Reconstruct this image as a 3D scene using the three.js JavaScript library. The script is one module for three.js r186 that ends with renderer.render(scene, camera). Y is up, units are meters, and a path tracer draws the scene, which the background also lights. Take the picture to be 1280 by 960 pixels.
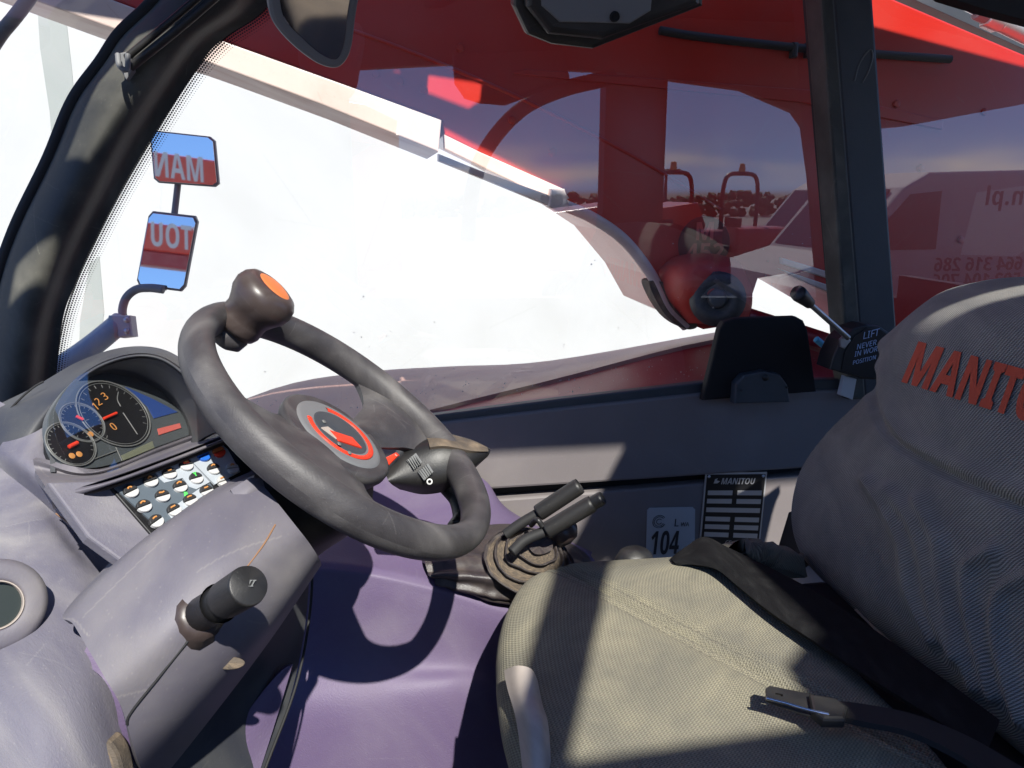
import * as THREE from 'three';
import { mergeGeometries, toCreasedNormals } from 'three/addons/utils/BufferGeometryUtils.js';
import { ImprovedNoise } from 'three/addons/math/ImprovedNoise.js';
import { FontLoader } from 'three/addons/loaders/FontLoader.js';
import { TextGeometry } from 'three/addons/geometries/TextGeometry.js';

// ---------------------------------------------------------------- camera, sky, sun, exposure
const scene = new THREE.Scene();
const camera = new THREE.PerspectiveCamera(2 * Math.atan(0.5) * 180 / Math.PI, 4 / 3, 0.02, 900);
const YAW = THREE.MathUtils.degToRad(10), PITCH = THREE.MathUtils.degToRad(14);
const EYE = new THREE.Vector3(0, 2.1, 0);
const FWD = new THREE.Vector3(Math.sin(YAW) * Math.cos(PITCH), -Math.sin(PITCH), -Math.cos(YAW) * Math.cos(PITCH));
camera.position.copy(EYE);
camera.lookAt(EYE.clone().add(FWD));
scene.add(camera);
const renderer = new THREE.WebGLRenderer({ antialias: true });
renderer.toneMapping = THREE.LinearToneMapping;
renderer.toneMappingExposure = 1.7;
renderer.shadowMap.enabled = true;

const SUN_TRAVEL = new THREE.Vector3(-0.093, -0.743, -0.663).normalize();
const sun = new THREE.DirectionalLight(new THREE.Color(1, 0.955, 0.88), 5.0);
sun.position.copy(SUN_TRAVEL).multiplyScalar(-20).add(new THREE.Vector3(0, 2, -1));
sun.target.position.set(0, 2, -1);
sun.castShadow = true;
sun.shadow.mapSize.set(2048, 2048);
Object.assign(sun.shadow.camera, { left: -8, right: 8, top: 8, bottom: -8, near: 1, far: 60 });
sun.shadow.radius = 1.2;
scene.add(sun, sun.target);

const noise = new ImprovedNoise();
const N = (x, y, z = 0) => noise.noise(x, y, z);
const fbm = (x, y, z = 0, o = 4) => { let v = 0, a = 0.5; for (let i = 0; i < o; i++) { v += a * N(x, y, z + i * 7.3); x *= 2.03; y *= 2.03; z *= 2.03; a *= 0.5; } return v; };
{
  const W = 1024, H = 512, px = new Float32Array(W * H * 4), toSun = SUN_TRAVEL.clone().negate();
  for (let j = 0; j < H; j++) for (let i = 0; i < W; i++) {
    const el = ((j + 0.5) / H - 0.5) * Math.PI, az = ((i + 0.5) / W - 0.5) * 2 * Math.PI;
    const y = Math.sin(el), x = Math.cos(el) * Math.cos(az), z = Math.cos(el) * Math.sin(az);
    const up = Math.max(0, y), k = Math.exp(-up * 7), k2 = Math.exp(-up * 2.2);
    let r = 0.07 + 0.22 * k + 0.02 * k2, g = 0.18 + 0.31 * k + 0.08 * k2, b = 0.56 + 0.33 * k + 0.10 * k2;
    const s = Math.max(0, x * toSun.x + y * toSun.y + z * toSun.z), glow = 0.4 * Math.pow(s, 24) + 0.09 * Math.pow(s, 5);
    r += glow; g += glow * 0.97; b += glow * 0.9; r *= 0.9; g *= 0.9; b *= 0.92;
    if (y > 0) {                                                 // thin streaks of cloud low over the horizon
      const e = el * 57.3, band = Math.exp(-Math.pow((e - 1.7) / 1.1, 2));
      const c = THREE.MathUtils.clamp(fbm(x * 5 + 3, e * 0.55, z * 5, 4) * 2.4 + 0.55, 0, 1) * band;
      r += (0.95 - r) * c; g += (0.9 - g) * c; b += (0.86 - b) * c;
    } else { r = 0.3; g = 0.29; b = 0.27; }
    px.set([r, g, b, 1], (j * W + i) * 4);
  }
  const sky = new THREE.DataTexture(px, W, H, THREE.RGBAFormat, THREE.FloatType);
  sky.mapping = THREE.EquirectangularReflectionMapping; sky.magFilter = THREE.LinearFilter; sky.needsUpdate = true;
  scene.background = sky; scene.environment = sky;
}

// ---------------------------------------------------------------- measuring helpers: from the photograph's sight lines to places in the cab
const RIGHT = new THREE.Vector3(Math.cos(YAW), 0, Math.sin(YAW)), UP = new THREE.Vector3().crossVectors(RIGHT, FWD);
const V = (x, y, z) => new THREE.Vector3(x, y, z);
const ray = (x, y) => FWD.clone().addScaledVector(RIGHT, (x - 640) / 960).addScaledVector(UP, -(y - 480) / 960);
const PD = (x, y, d) => EYE.clone().addScaledVector(ray(x, y), d);
const onAxis = (k) => (x, y, v) => { const q = ray(x, y); return EYE.clone().addScaledVector(q, (v - EYE[k]) / q[k]); };
const PX = onAxis('x'), PY = onAxis('y'), PZ = onAxis('z');
const PP = (pl) => (x, y, lift = 0) => { const q = ray(x, y), t = pl.p.clone().sub(EYE).dot(pl.n) / q.dot(pl.n); return EYE.clone().addScaledVector(q, t).addScaledVector(pl.n, lift); };
const plane = (p, n) => ({ p, n: n.clone().normalize() });
const seen = (p) => { const d = p.clone().sub(EYE), k = d.dot(FWD); return [640 + 960 * d.dot(RIGHT) / k, 480 - 960 * d.dot(UP) / k]; };
const GLASS_Z = -1.27, LEFT_Z = 0.5;
const mirrored = (x, y, z) => { const p = PZ(x, y, 2 * GLASS_Z - z); p.z = z; return p; };       // a place seen in the side glass

let seed = 12345;
const rnd = () => { seed = (seed * 1664525 + 1013904223) >>> 0; return seed / 4294967296; };

// ---------------------------------------------------------------- geometry helpers
const clean = (g) => {
  let o = g.index ? g.toNonIndexed() : g;
  for (const k of Object.keys(o.attributes)) if (!['position', 'normal', 'uv'].includes(k)) o.deleteAttribute(k);
  if (!o.attributes.normal) o.computeVertexNormals();
  if (!o.attributes.uv) o.setAttribute('uv', new THREE.BufferAttribute(new Float32Array(o.attributes.position.count * 2), 2));
  o.clearGroups(); o.morphAttributes = {};
  return o;
};
const metres = (g, a, b) => { const u = g.attributes.uv; for (let i = 0; i < u.count; i++) u.setXY(i, u.getX(i) * a, u.getY(i) * b); return g; };
const newell = (pts) => {
  const n = V(0, 0, 0);
  pts.forEach((a, i) => { const b = pts[(i + 1) % pts.length]; n.x += (a.y - b.y) * (a.z + b.z); n.y += (a.z - b.z) * (a.x + b.x); n.z += (a.x - b.x) * (a.y + b.y); });
  n.normalize();
  const c = pts.reduce((s, p) => s.add(p), V(0, 0, 0)).divideScalar(pts.length);
  if (n.dot(c.sub(EYE)) > 0) n.negate();
  return n;
};
// a flat piece with thickness; its face lies on the outline, its body behind it
function plate(pts, t = 0.01, { bevel = 0.001, holes = [], smooth = false, n, seg = 2 } = {}) {
  n = (n ? n.clone() : newell(pts)).normalize();
  const u = V(0, 1, 0).cross(n); if (u.lengthSq() < 0.01) u.set(1, 0, 0); u.normalize();
  const v = n.clone().cross(u).normalize(), o = pts[0].clone();
  const flat = (ps) => ps.map((p) => { const d = p.clone().sub(o); return new THREE.Vector2(d.dot(u), d.dot(v)); });
  const path = (ps, C) => { const f = flat(ps); return smooth ? new C(new THREE.CatmullRomCurve3(f.map((q) => V(q.x, q.y, 0)), true, 'centripetal').getPoints(ps.length * 7).slice(0, -1).map((q) => new THREE.Vector2(q.x, q.y))) : new C(f); };
  const sh = path(pts, THREE.Shape);
  for (const h of holes) sh.holes.push(path(h, THREE.Path));
  bevel = Math.min(bevel, t / 2.2);
  const g = new THREE.ExtrudeGeometry(sh, { depth: t - 2 * bevel, bevelEnabled: bevel > 0, bevelThickness: bevel, bevelSize: bevel, bevelOffset: -bevel, bevelSegments: seg, curveSegments: 10 });
  g.translate(0, 0, -(t - bevel));
  g.applyMatrix4(new THREE.Matrix4().makeBasis(u, v, n).setPosition(o));
  return g;
}
const curve = (pts) => new THREE.CatmullRomCurve3(pts, false, 'centripetal');
function tube(pts, r, rad = 10, seg) {
  const c = pts.length > 2 ? curve(pts) : new THREE.LineCurve3(pts[0], pts[1]);
  const g = [clean(metres(new THREE.TubeGeometry(c, seg ?? Math.max(1, (pts.length - 1) * 8), r, rad, false), c.getLength(), 2 * Math.PI * r))];
  for (const [p, q] of [[pts[0], pts[1]], [pts.at(-1), pts.at(-2)]]) {
    const e = clean(new THREE.SphereGeometry(r, rad, 6)); e.scale(1, 1, 1);
    const m = new THREE.Matrix4().makeRotationFromQuaternion(new THREE.Quaternion().setFromUnitVectors(V(0, 1, 0), p.clone().sub(q).normalize()));
    e.scale(1, 0.25, 1); e.applyMatrix4(m); e.translate(p.x, p.y, p.z); g.push(e);
  }
  return mergeGeometries(g);
}
const turnTo = (axis) => new THREE.Matrix4().makeRotationFromQuaternion(new THREE.Quaternion().setFromUnitVectors(V(0, 1, 0), axis.clone().normalize()));
function spin(profile, origin, axis, seg = 32, sx = 1, sz = 1) {
  const g = new THREE.LatheGeometry(profile.map(([r, h]) => new THREE.Vector2(Math.max(r, 1e-5), h)), seg);
  let R = 0, len = 0; profile.forEach(([r, h], i) => { R = Math.max(R, r); if (i) len += Math.hypot(r - profile[i - 1][0], h - profile[i - 1][1]); });
  metres(g, 2 * Math.PI * R, len);
  g.scale(sx, 1, sz); g.applyMatrix4(turnTo(axis)); g.translate(origin.x, origin.y, origin.z);
  return clean(g);
}
const rod = (a, b, r0, r1 = r0, seg = 16) => { const L = a.distanceTo(b), e = Math.min(r0, r1) * 0.15; return spin([[0, 0], [r0 - e, 0], [r0, e], [r1, L - e], [r1 - e, L], [0, L]], a, b.clone().sub(a), seg); };
function box(cx, cy, cz, sx, sy, sz, e = 0.004) {
  const s = new THREE.Shape([new THREE.Vector2(-sx / 2, -sy / 2), new THREE.Vector2(sx / 2, -sy / 2), new THREE.Vector2(sx / 2, sy / 2), new THREE.Vector2(-sx / 2, sy / 2)]);
  e = Math.min(e, sx / 3, sy / 3, sz / 3);
  const g = new THREE.ExtrudeGeometry(s, { depth: sz - 2 * e, bevelEnabled: true, bevelThickness: e, bevelSize: e, bevelOffset: -e, bevelSegments: 2 });
  g.translate(cx, cy, cz - sz / 2 + e);
  return g;
}
const cr = (a, b, c, d, t) => { const t2 = t * t, t3 = t2 * t; return 0.5 * (2 * b + (c - a) * t + (2 * a - 5 * b + 4 * c - d) * t2 + (3 * b - a - 3 * c + d) * t3); };
function crv(list, t) {                                           // Catmull-Rom through points, t 0..1
  const n = list.length - 1, x = Math.min(n - 1e-9, Math.max(0, t * n)), i = Math.floor(x), f = x - i;
  const g = (k) => (k < 0 ? list[0].clone().multiplyScalar(2).sub(list[1]) : k > n ? list[n].clone().multiplyScalar(2).sub(list[n - 1]) : list[k]);
  const a = g(i - 1), b = g(i), c = g(i + 1), d = g(i + 2);
  return V(cr(a.x, b.x, c.x, d.x, f), cr(a.y, b.y, c.y, d.y, f), cr(a.z, b.z, c.z, d.z, f));
}
const surf = (rows) => (s, t) => crv(rows.map((r) => crv(r, s)), t);
// a curved panel with thickness
function shell(S, nu, nv, t = 0.004, bump) {
  const pts = [], uv = [], nor = [], W = nu + 1;
  for (let j = 0; j <= nv; j++) for (let i = 0; i <= nu; i++) pts.push(S(i / nu, j / nv));
  const at = (i, j) => pts[Math.max(0, Math.min(nv, j)) * W + Math.max(0, Math.min(nu, i))];
  const normals = () => { const out = []; for (let j = 0; j <= nv; j++) for (let i = 0; i <= nu; i++) out.push(at(i + 1, j).clone().sub(at(i - 1, j)).cross(at(i, j + 1).clone().sub(at(i, j - 1))).normalize()); return out; };
  let nn = normals();
  let flip = 0;
  pts.forEach((p, k) => { flip += nn[k].dot(EYE.clone().sub(p)) > 0 ? 1 : -1; });
  const sg = flip > 0 ? 1 : -1;
  nn.forEach((q) => q.multiplyScalar(sg));
  if (bump) { const base = pts.map((p) => p.clone()); base.forEach((p, k) => pts[k].addScaledVector(nn[k], bump(p, (k % W) / nu, Math.floor(k / W) / nv))); nn = normals(); nn.forEach((q) => q.multiplyScalar(sg)); }
  const us = new Float32Array(pts.length), vs = new Float32Array(pts.length);
  for (let j = 0; j <= nv; j++) for (let i = 1; i <= nu; i++) us[j * W + i] = us[j * W + i - 1] + at(i, j).distanceTo(at(i - 1, j));
  for (let j = 1; j <= nv; j++) for (let i = 0; i <= nu; i++) vs[j * W + i] = vs[(j - 1) * W + i] + at(i, j).distanceTo(at(i, j - 1));
  const mid = Math.floor(nu / 2), mv = Math.floor(nv / 2);
  const P = [], Q = [], U = [], I = [];
  const quad = (a, b, c, d, f) => (f ? I.push(a, b, c, a, c, d) : I.push(a, c, b, a, d, c));
  pts.forEach((p, k) => { P.push(p.x, p.y, p.z); Q.push(nn[k].x, nn[k].y, nn[k].z); U.push(us[k] - us[Math.floor(k / W) * W + mid], vs[k] - vs[mv * W + (k % W)]); });
  for (let j = 0; j < nv; j++) for (let i = 0; i < nu; i++) quad(j * W + i, j * W + i + 1, (j + 1) * W + i + 1, (j + 1) * W + i, sg > 0);
  if (t > 0) {
    const o = pts.length, back = pts.map((p, k) => p.clone().addScaledVector(nn[k], -t));
    back.forEach((p, k) => { P.push(p.x, p.y, p.z); Q.push(-nn[k].x, -nn[k].y, -nn[k].z); U.push(U[2 * k], U[2 * k + 1]); });
    for (let j = 0; j < nv; j++) for (let i = 0; i < nu; i++) quad(o + j * W + i, o + j * W + i + 1, o + (j + 1) * W + i + 1, o + (j + 1) * W + i, sg < 0);
    const rim = []; for (let i = 0; i <= nu; i++) rim.push(i); for (let j = 1; j <= nv; j++) rim.push(j * W + nu); for (let i = nu - 1; i >= 0; i--) rim.push(nv * W + i); for (let j = nv - 1; j > 0; j--) rim.push(j * W);
    rim.forEach((a, k) => {
      const b = rim[(k + 1) % rim.length], e = pts[b].clone().sub(pts[a]), m = e.cross(nn[a]).normalize().multiplyScalar(sg), c = P.length / 3;
      for (const p of [pts[a], pts[b], back[b], back[a]]) { P.push(p.x, p.y, p.z); Q.push(m.x, m.y, m.z); U.push(0, 0); }
      quad(c, c + 1, c + 2, c + 3, sg < 0);
    });
  }
  const g = new THREE.BufferGeometry();
  g.setAttribute('position', new THREE.Float32BufferAttribute(P, 3)); g.setAttribute('normal', new THREE.Float32BufferAttribute(Q, 3)); g.setAttribute('uv', new THREE.Float32BufferAttribute(U, 2)); g.setIndex(I);
  return clean(g);
}
const rowsPD = (rows) => rows.map((r) => r.map(([x, y, d]) => PD(x, y, d)));
// the place on a curved surface under a sight line
function onto(S, x, y, n = 24) {
  let best = [1e9, 0, 0];
  for (let j = 0; j <= n; j++) for (let i = 0; i <= n; i++) { const q = seen(S(i / n, j / n)), e = (q[0] - x) ** 2 + (q[1] - y) ** 2; if (e < best[0]) best = [e, i / n, j / n]; }
  let [, s, t] = best;
  for (let k = 0; k < 6; k++) {
    const h = 1e-3, q = seen(S(s, t)), a = seen(S(s + h, t)), b = seen(S(s, t + h));
    const j11 = (a[0] - q[0]) / h, j21 = (a[1] - q[1]) / h, j12 = (b[0] - q[0]) / h, j22 = (b[1] - q[1]) / h, D = j11 * j22 - j12 * j21, ex = x - q[0], ey = y - q[1];
    if (Math.abs(D) < 1e-9) break;
    s = Math.min(1, Math.max(0, s + (ex * j22 - ey * j12) / D)); t = Math.min(1, Math.max(0, t + (j11 * ey - j21 * ex) / D));
  }
  return S(s, t);
}

// ---------------------------------------------------------------- scene graph helpers
const origin = new WeakMap(), used = {};
const numbered = (n) => { const k = (used[n] = (used[n] ?? -1) + 1); return k ? `${n}_${String(k).padStart(3, '0')}` : n; };
function tag(o, label, category, group) { o.userData.label = label; o.userData.category = category; if (group) o.userData.group = group; return o; }
function thing(name, label, category, at, group) {
  const o = new THREE.Group(); o.name = numbered(name); o.position.copy(at); scene.add(o); origin.set(o, at.clone());
  return tag(o, label, category, group);
}
function part(name, geos, mat, parent, label) {
  let g = [].concat(geos).map(clean); g = g.length > 1 ? mergeGeometries(g) : g[0];
  const at = origin.get(parent) ?? V(0, 0, 0); g.translate(-at.x, -at.y, -at.z);
  const m = new THREE.Mesh(g, mat); m.name = parent === scene ? numbered(name) : name; m.castShadow = m.receiveShadow = true;
  parent.add(m); origin.set(m, at);
  if (label) m.userData.label = label;
  return m;
}
function struct(name, geos, mat) { const m = part(name, geos, mat, scene); m.userData.kind = 'structure'; return m; }

// ---------------------------------------------------------------- materials
function dataTex(n, f, srgb = false, repeat) {
  const d = new Uint8Array(n * n * 4);
  for (let j = 0; j < n; j++) for (let i = 0; i < n; i++) { const c = f(i / n, j / n); const k = (j * n + i) * 4; for (let q = 0; q < 3; q++) d[k + q] = Math.max(0, Math.min(255, Math.round(255 * (c.length ? c[q] : c)))); d[k + 3] = 255; }
  const t = new THREE.DataTexture(d, n, n); t.wrapS = t.wrapT = THREE.RepeatWrapping; t.magFilter = THREE.LinearFilter; t.generateMipmaps = true;
  if (srgb) t.colorSpace = THREE.SRGBColorSpace;
  if (repeat) t.repeat.set(repeat, repeat);
  t.needsUpdate = true; return t;
}
// noise that tiles, 0..1
const tile = (u, v, f, z = 0, o = 4) => {
  const a = u * 2 * Math.PI, b = v * 2 * Math.PI, k = f / (2 * Math.PI);
  let s = 0, amp = 0.5, q = k;
  for (let i = 0; i < o; i++) { s += amp * N(Math.cos(a) * q + 10 + z, Math.sin(a) * q + Math.cos(b) * q * 1.0 + 20, Math.sin(b) * q + 30 + i * 3.1); q *= 2; amp *= 0.5; }
  return Math.max(0, Math.min(1, 0.5 + s * 0.9));
};
const toS = (c) => (c <= 0.0031308 ? c * 12.92 : 1.055 * Math.pow(c, 1 / 2.4) - 0.055);
const L = (r, g, b) => new THREE.Color().setRGB(r, g, b);
const grain = dataTex(256, (u, v) => { const k = rnd(); return 0.35 + 0.3 * k + 0.35 * tile(u, v, 40, 5, 2); }, false, 12);
// worn plastic: base colour with dusty patches and scuffs, roughness that follows
function worn(base, dust, { amount = 0.35, rough = 0.5, scale = 2.2, bump = 0.00025, z = 0, n = 512, speck = 0.01, metal = 0, coat = 0, streak = 0 } = {}) {
  const cells = [];
  for (let i = 0; i < n * n; i++) {
    const u = (i % n) / n, v = Math.floor(i / n) / n;
    let k = Math.pow(tile(u, v, 7, z, 5), 2.2) * 1.5 * amount + (tile(u, v, 60, z + 3, 2) - 0.5) * 0.12 * amount;
    if (streak) k += streak * Math.max(0, tile(u * 1, v, 3, z + 9, 1) - 0.45) * tile(u, v * 0.08, 70, z + 2, 2);
    if (rnd() < speck) k += 0.35 * rnd();
    cells.push(Math.max(0, Math.min(1, k)));
  }
  for (let i = 0; i < 90 * amount; i++) {                         // fine scratches
    let x = rnd() * n, y = rnd() * n; const a = rnd() * 6.28, l = 8 + rnd() * 60, w = 0.12 + 0.25 * rnd();
    for (let k = 0; k < l; k++) { x += Math.cos(a); y += Math.sin(a); const q = ((Math.floor(y) % n + n) % n) * n + ((Math.floor(x) % n + n) % n); cells[q] = Math.min(1, cells[q] + w); }
  }
  const at = (u, v) => cells[Math.floor(v * n) * n + Math.floor(u * n)];
  const map = dataTex(n, (u, v) => { const k = at(u, v); return [0, 1, 2].map((q) => toS(base[q] + (dust[q] - base[q]) * k)); }, true, scale);
  const rm = dataTex(n, (u, v) => Math.min(1, rough + 0.35 * at(u, v)), false, scale);
  const m = new THREE.MeshPhysicalMaterial({ map, roughnessMap: rm, roughness: 1, metalness: metal, clearcoat: coat, clearcoatRoughness: 0.15 });
  if (bump) { m.bumpMap = grain; m.bumpScale = bump; }
  return m;
}
const plain = (r, g, b, rough = 0.5, metal = 0, more = {}) => new THREE.MeshPhysicalMaterial({ color: L(r, g, b), roughness: rough, metalness: metal, ...more });
const M = {
  purple: worn([0.120, 0.086, 0.165], [0.20, 0.17, 0.22], { amount: 0.4, rough: 0.52, scale: 1.6, bump: 0.0005, z: 1, speck: 0.02 }),
  dash: worn([0.116, 0.111, 0.152], [0.30, 0.285, 0.28], { amount: 0.75, rough: 0.62, scale: 2.0, bump: 0.0005, z: 2, streak: 0.06 }),
  shroud: worn([0.112, 0.105, 0.135], [0.27, 0.25, 0.235], { amount: 0.5, rough: 0.52, scale: 1.7, bump: 0.0002, z: 3 }),
  cowl: worn([0.035, 0.038, 0.05], [0.14, 0.14, 0.12], { amount: 0.35, rough: 0.5, scale: 2.5, z: 4 }),
  black: worn([0.012, 0.012, 0.013], [0.09, 0.085, 0.075], { amount: 0.25, rough: 0.42, scale: 3, z: 5, bump: 0.0002 }),
  wheel: worn([0.042, 0.039, 0.042], [0.21, 0.198, 0.19], { amount: 0.45, rough: 0.46, scale: 3, z: 6, bump: 0.0003 }),
  knob: worn([0.050, 0.036, 0.033], [0.13, 0.11, 0.1], { amount: 0.3, rough: 0.33, scale: 5, z: 7, bump: 0 }),
  leather: worn([0.034, 0.028, 0.031], [0.18, 0.145, 0.11], { amount: 0.36, rough: 0.38, scale: 5, z: 8, bump: 0.0006 }),
  dusty: worn([0.075, 0.062, 0.05], [0.30, 0.225, 0.15], { amount: 0.7, rough: 0.75, scale: 6, z: 9, bump: 0.0008 }),
  panel: worn([0.185, 0.166, 0.166], [0.28, 0.255, 0.24], { amount: 0.25, rough: 0.5, scale: 1.3, z: 10, bump: 0.0003 }),
  pillar: worn([0.030, 0.031, 0.028], [0.20, 0.195, 0.16], { amount: 0.5, rough: 0.6, scale: 1.5, z: 11, bump: 0.0003, streak: 0.4 }),
  slate: worn([0.045, 0.055, 0.065], [0.12, 0.12, 0.12], { amount: 0.2, rough: 0.45, scale: 2, z: 12, bump: 0.0003 }),
  red: worn([0.56, 0.022, 0.012], [0.50, 0.10, 0.075], { amount: 0.22, rough: 0.3, scale: 0.8, z: 13, bump: 0, coat: 0.35 }),
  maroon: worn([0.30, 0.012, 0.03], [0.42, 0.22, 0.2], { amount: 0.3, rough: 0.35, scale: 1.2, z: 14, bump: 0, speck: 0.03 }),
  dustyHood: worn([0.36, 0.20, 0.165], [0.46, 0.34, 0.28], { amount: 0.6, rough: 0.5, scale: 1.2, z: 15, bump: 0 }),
  flange: worn([0.74, 0.62, 0.56], [0.55, 0.36, 0.30], { amount: 0.4, rough: 0.5, scale: 1.5, z: 16, bump: 0, streak: 0.3 }),
  wall: worn([0.535, 0.542, 0.52], [0.465, 0.468, 0.44], { amount: 0.5, rough: 0.85, scale: 0.22, z: 17, bump: 0.0008, speck: 0.0 }),
  wallStripe: worn([0.33, 0.355, 0.325], [0.4, 0.41, 0.38], { amount: 0.5, rough: 0.85, scale: 0.3, z: 18, bump: 0, speck: 0 }),
  ground: worn([0.22, 0.205, 0.185], [0.32, 0.30, 0.27], { amount: 0.7, rough: 0.9, scale: 0.12, z: 19, bump: 0.004, speck: 0.03 }),
  steel: worn([0.42, 0.43, 0.44], [0.25, 0.22, 0.18], { amount: 0.4, rough: 0.32, scale: 4, z: 20, metal: 0.9, bump: 0 }),
  grey: plain(0.17, 0.175, 0.18, 0.5), lightGrey: plain(0.50, 0.50, 0.49, 0.45), bluegrey: worn([0.22, 0.27, 0.32], [0.4, 0.4, 0.38], { amount: 0.5, rough: 0.45, scale: 4, z: 21, bump: 0 }),
  matt: plain(0.006, 0.006, 0.007, 0.8), rubber: plain(0.016, 0.016, 0.017, 0.7), floor: worn([0.02, 0.02, 0.02], [0.1, 0.09, 0.08], { amount: 0.5, rough: 0.85, scale: 2, z: 22 }),
  mirror: plain(0.86, 0.88, 0.9, 0.02, 1), tinted: plain(0.45, 0.40, 0.42, 0.05, 1), chrome: plain(0.75, 0.76, 0.78, 0.12, 1),
  glass: new THREE.MeshPhysicalMaterial({ color: L(0.975, 0.985, 0.98), transmission: 1, thickness: 0, roughness: 0, ior: 2.1 }),
  lens: new THREE.MeshPhysicalMaterial({ color: L(0.97, 0.97, 0.97), transmission: 1, thickness: 0, roughness: 0, ior: 1.7 }),
  logoRed: plain(0.78, 0.05, 0.02, 0.4), orange: plain(0.72, 0.20, 0.06, 0.42), white: plain(0.56, 0.56, 0.55, 0.5), cream: worn([0.46, 0.40, 0.35], [0.28, 0.235, 0.20], { amount: 0.5, rough: 0.55, scale: 4, z: 23, bump: 0 }),
  ink: plain(0.03, 0.03, 0.032, 0.5), blue: plain(0.02, 0.13, 0.55, 0.4), field: plain(0.025, 0.06, 0.22, 0.4), slateField: plain(0.10, 0.125, 0.15, 0.45), paleField: plain(0.40, 0.44, 0.48, 0.45), amber: plain(0.6, 0.27, 0.08, 0.45), green: plain(0.10, 0.75, 0.12, 0.4), skyBlue: plain(0.08, 0.45, 0.68, 0.4),
  label: plain(0.46, 0.49, 0.51, 0.45, 0.1), plateBlack: plain(0.012, 0.012, 0.013, 0.35), silver: plain(0.62, 0.63, 0.64, 0.35, 0.6), decal: plain(0.55, 0.12, 0.10, 0.5), decalDark: plain(0.17, 0.02, 0.02, 0.45),
  chalk: plain(0.42, 0.55, 0.80, 0.7), rust: plain(0.26, 0.14, 0.075, 0.85), vent: plain(0.012, 0.02, 0.018, 0.4), glare: plain(0.15, 0.155, 0.15, 0.35), tyre: plain(0.02, 0.02, 0.02, 0.85), windowDark: plain(0.02, 0.025, 0.03, 0.1), vanWhite: plain(0.30, 0.30, 0.32, 0.7), bark: plain(0.1, 0.08, 0.06, 0.9), leaf: plain(0.05, 0.075, 0.035, 0.8), facia: plain(0.07, 0.08, 0.085, 0.35), lcd: plain(0.16, 0.17, 0.12, 0.3),
};
// ribbed seat cloth: rows of small knots
function cloth(base, dirt, z, twist) {
  const n = 1024, rep = 1 / 0.264, q0 = 64;
  const h = (u, v) => { const r = q0, a = Math.sin((u * r + (twist ? v * r : 0)) * 2 * Math.PI), b = Math.sin((v * r * 2 + Math.floor(u * r + 0.25) * 0.5) * 2 * Math.PI); if (!twist) return 0.5 + 0.30 * Math.sin(u * q0 * 2 * Math.PI) * Math.sin(v * q0 * 1.25 * 2 * Math.PI + 0.5) + 0.12 * Math.sin(u * q0 * 2 * Math.PI + 0.6) + 0.08 * Math.sin(v * 160 * 2 * Math.PI); return 0.5 + 0.34 * a + 0.16 * b; };
  const map = dataTex(n, (u, v) => { const k = 0.32 + 1.1 * h(u, v) + 0.25 * (rnd() - 0.5), d = Math.min(1, 0.9 * Math.pow(tile(u, v, 5, z, 4), 1.3)) + 0.25 * (tile(u, v, 24, z + 4, 2) - 0.5); return [0, 1, 2].map((q) => toS((base[q] + (dirt[q] - base[q]) * d) * k)); }, true, rep);
  const bm = dataTex(n, h, false, rep);
  return new THREE.MeshPhysicalMaterial({ map, bumpMap: bm, bumpScale: 0.0016, roughness: 0.95, sheen: 0.25, sheenRoughness: 0.6, sheenColor: L(0.5, 0.5, 0.48) });
}
M.cushion = cloth([0.180, 0.170, 0.132], [0.32, 0.292, 0.20], 31, false);
M.backrest = cloth([0.205, 0.205, 0.20], [0.34, 0.33, 0.295], 32, true);

const font = await new FontLoader().loadAsync('fonts/droid/droid_sans_bold.typeface.json');
const fontThin = await new FontLoader().loadAsync('fonts/droid/droid_sans_regular.typeface.json');
// lettering laid out with its baseline from 0 to width w, letters h high, t deep; centred when w is 0
function letters(s, h, { t = 0.0004, w = 0, thin = false, lean = 0, center = false, heavy = 0 } = {}) {
  const g = new TextGeometry(s, { font: thin ? fontThin : font, size: h / 0.72, depth: t, curveSegments: 4, bevelEnabled: heavy > 0, bevelThickness: t * 0.1, bevelSize: heavy, bevelSegments: 1 });
  g.computeBoundingBox(); const b = g.boundingBox;
  g.translate(-b.min.x, 0, 0);
  if (w) g.scale(w / (b.max.x - b.min.x), 1, 1);
  if (center) g.translate(-(w || b.max.x - b.min.x) / 2, -h / 2, 0);
  if (lean) g.applyMatrix4(new THREE.Matrix4().makeShear(0, 0, lean, 0, 0, 0));
  return clean(g);
}
// put flat lettering on a plane: at = left end of the baseline, along = reading direction, n = facing
function laid(g, at, along, n) {
  const u = along.clone().normalize(), v = n.clone().cross(u).normalize();
  return g.applyMatrix4(new THREE.Matrix4().makeBasis(u, v, n).setPosition(at));
}

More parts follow.
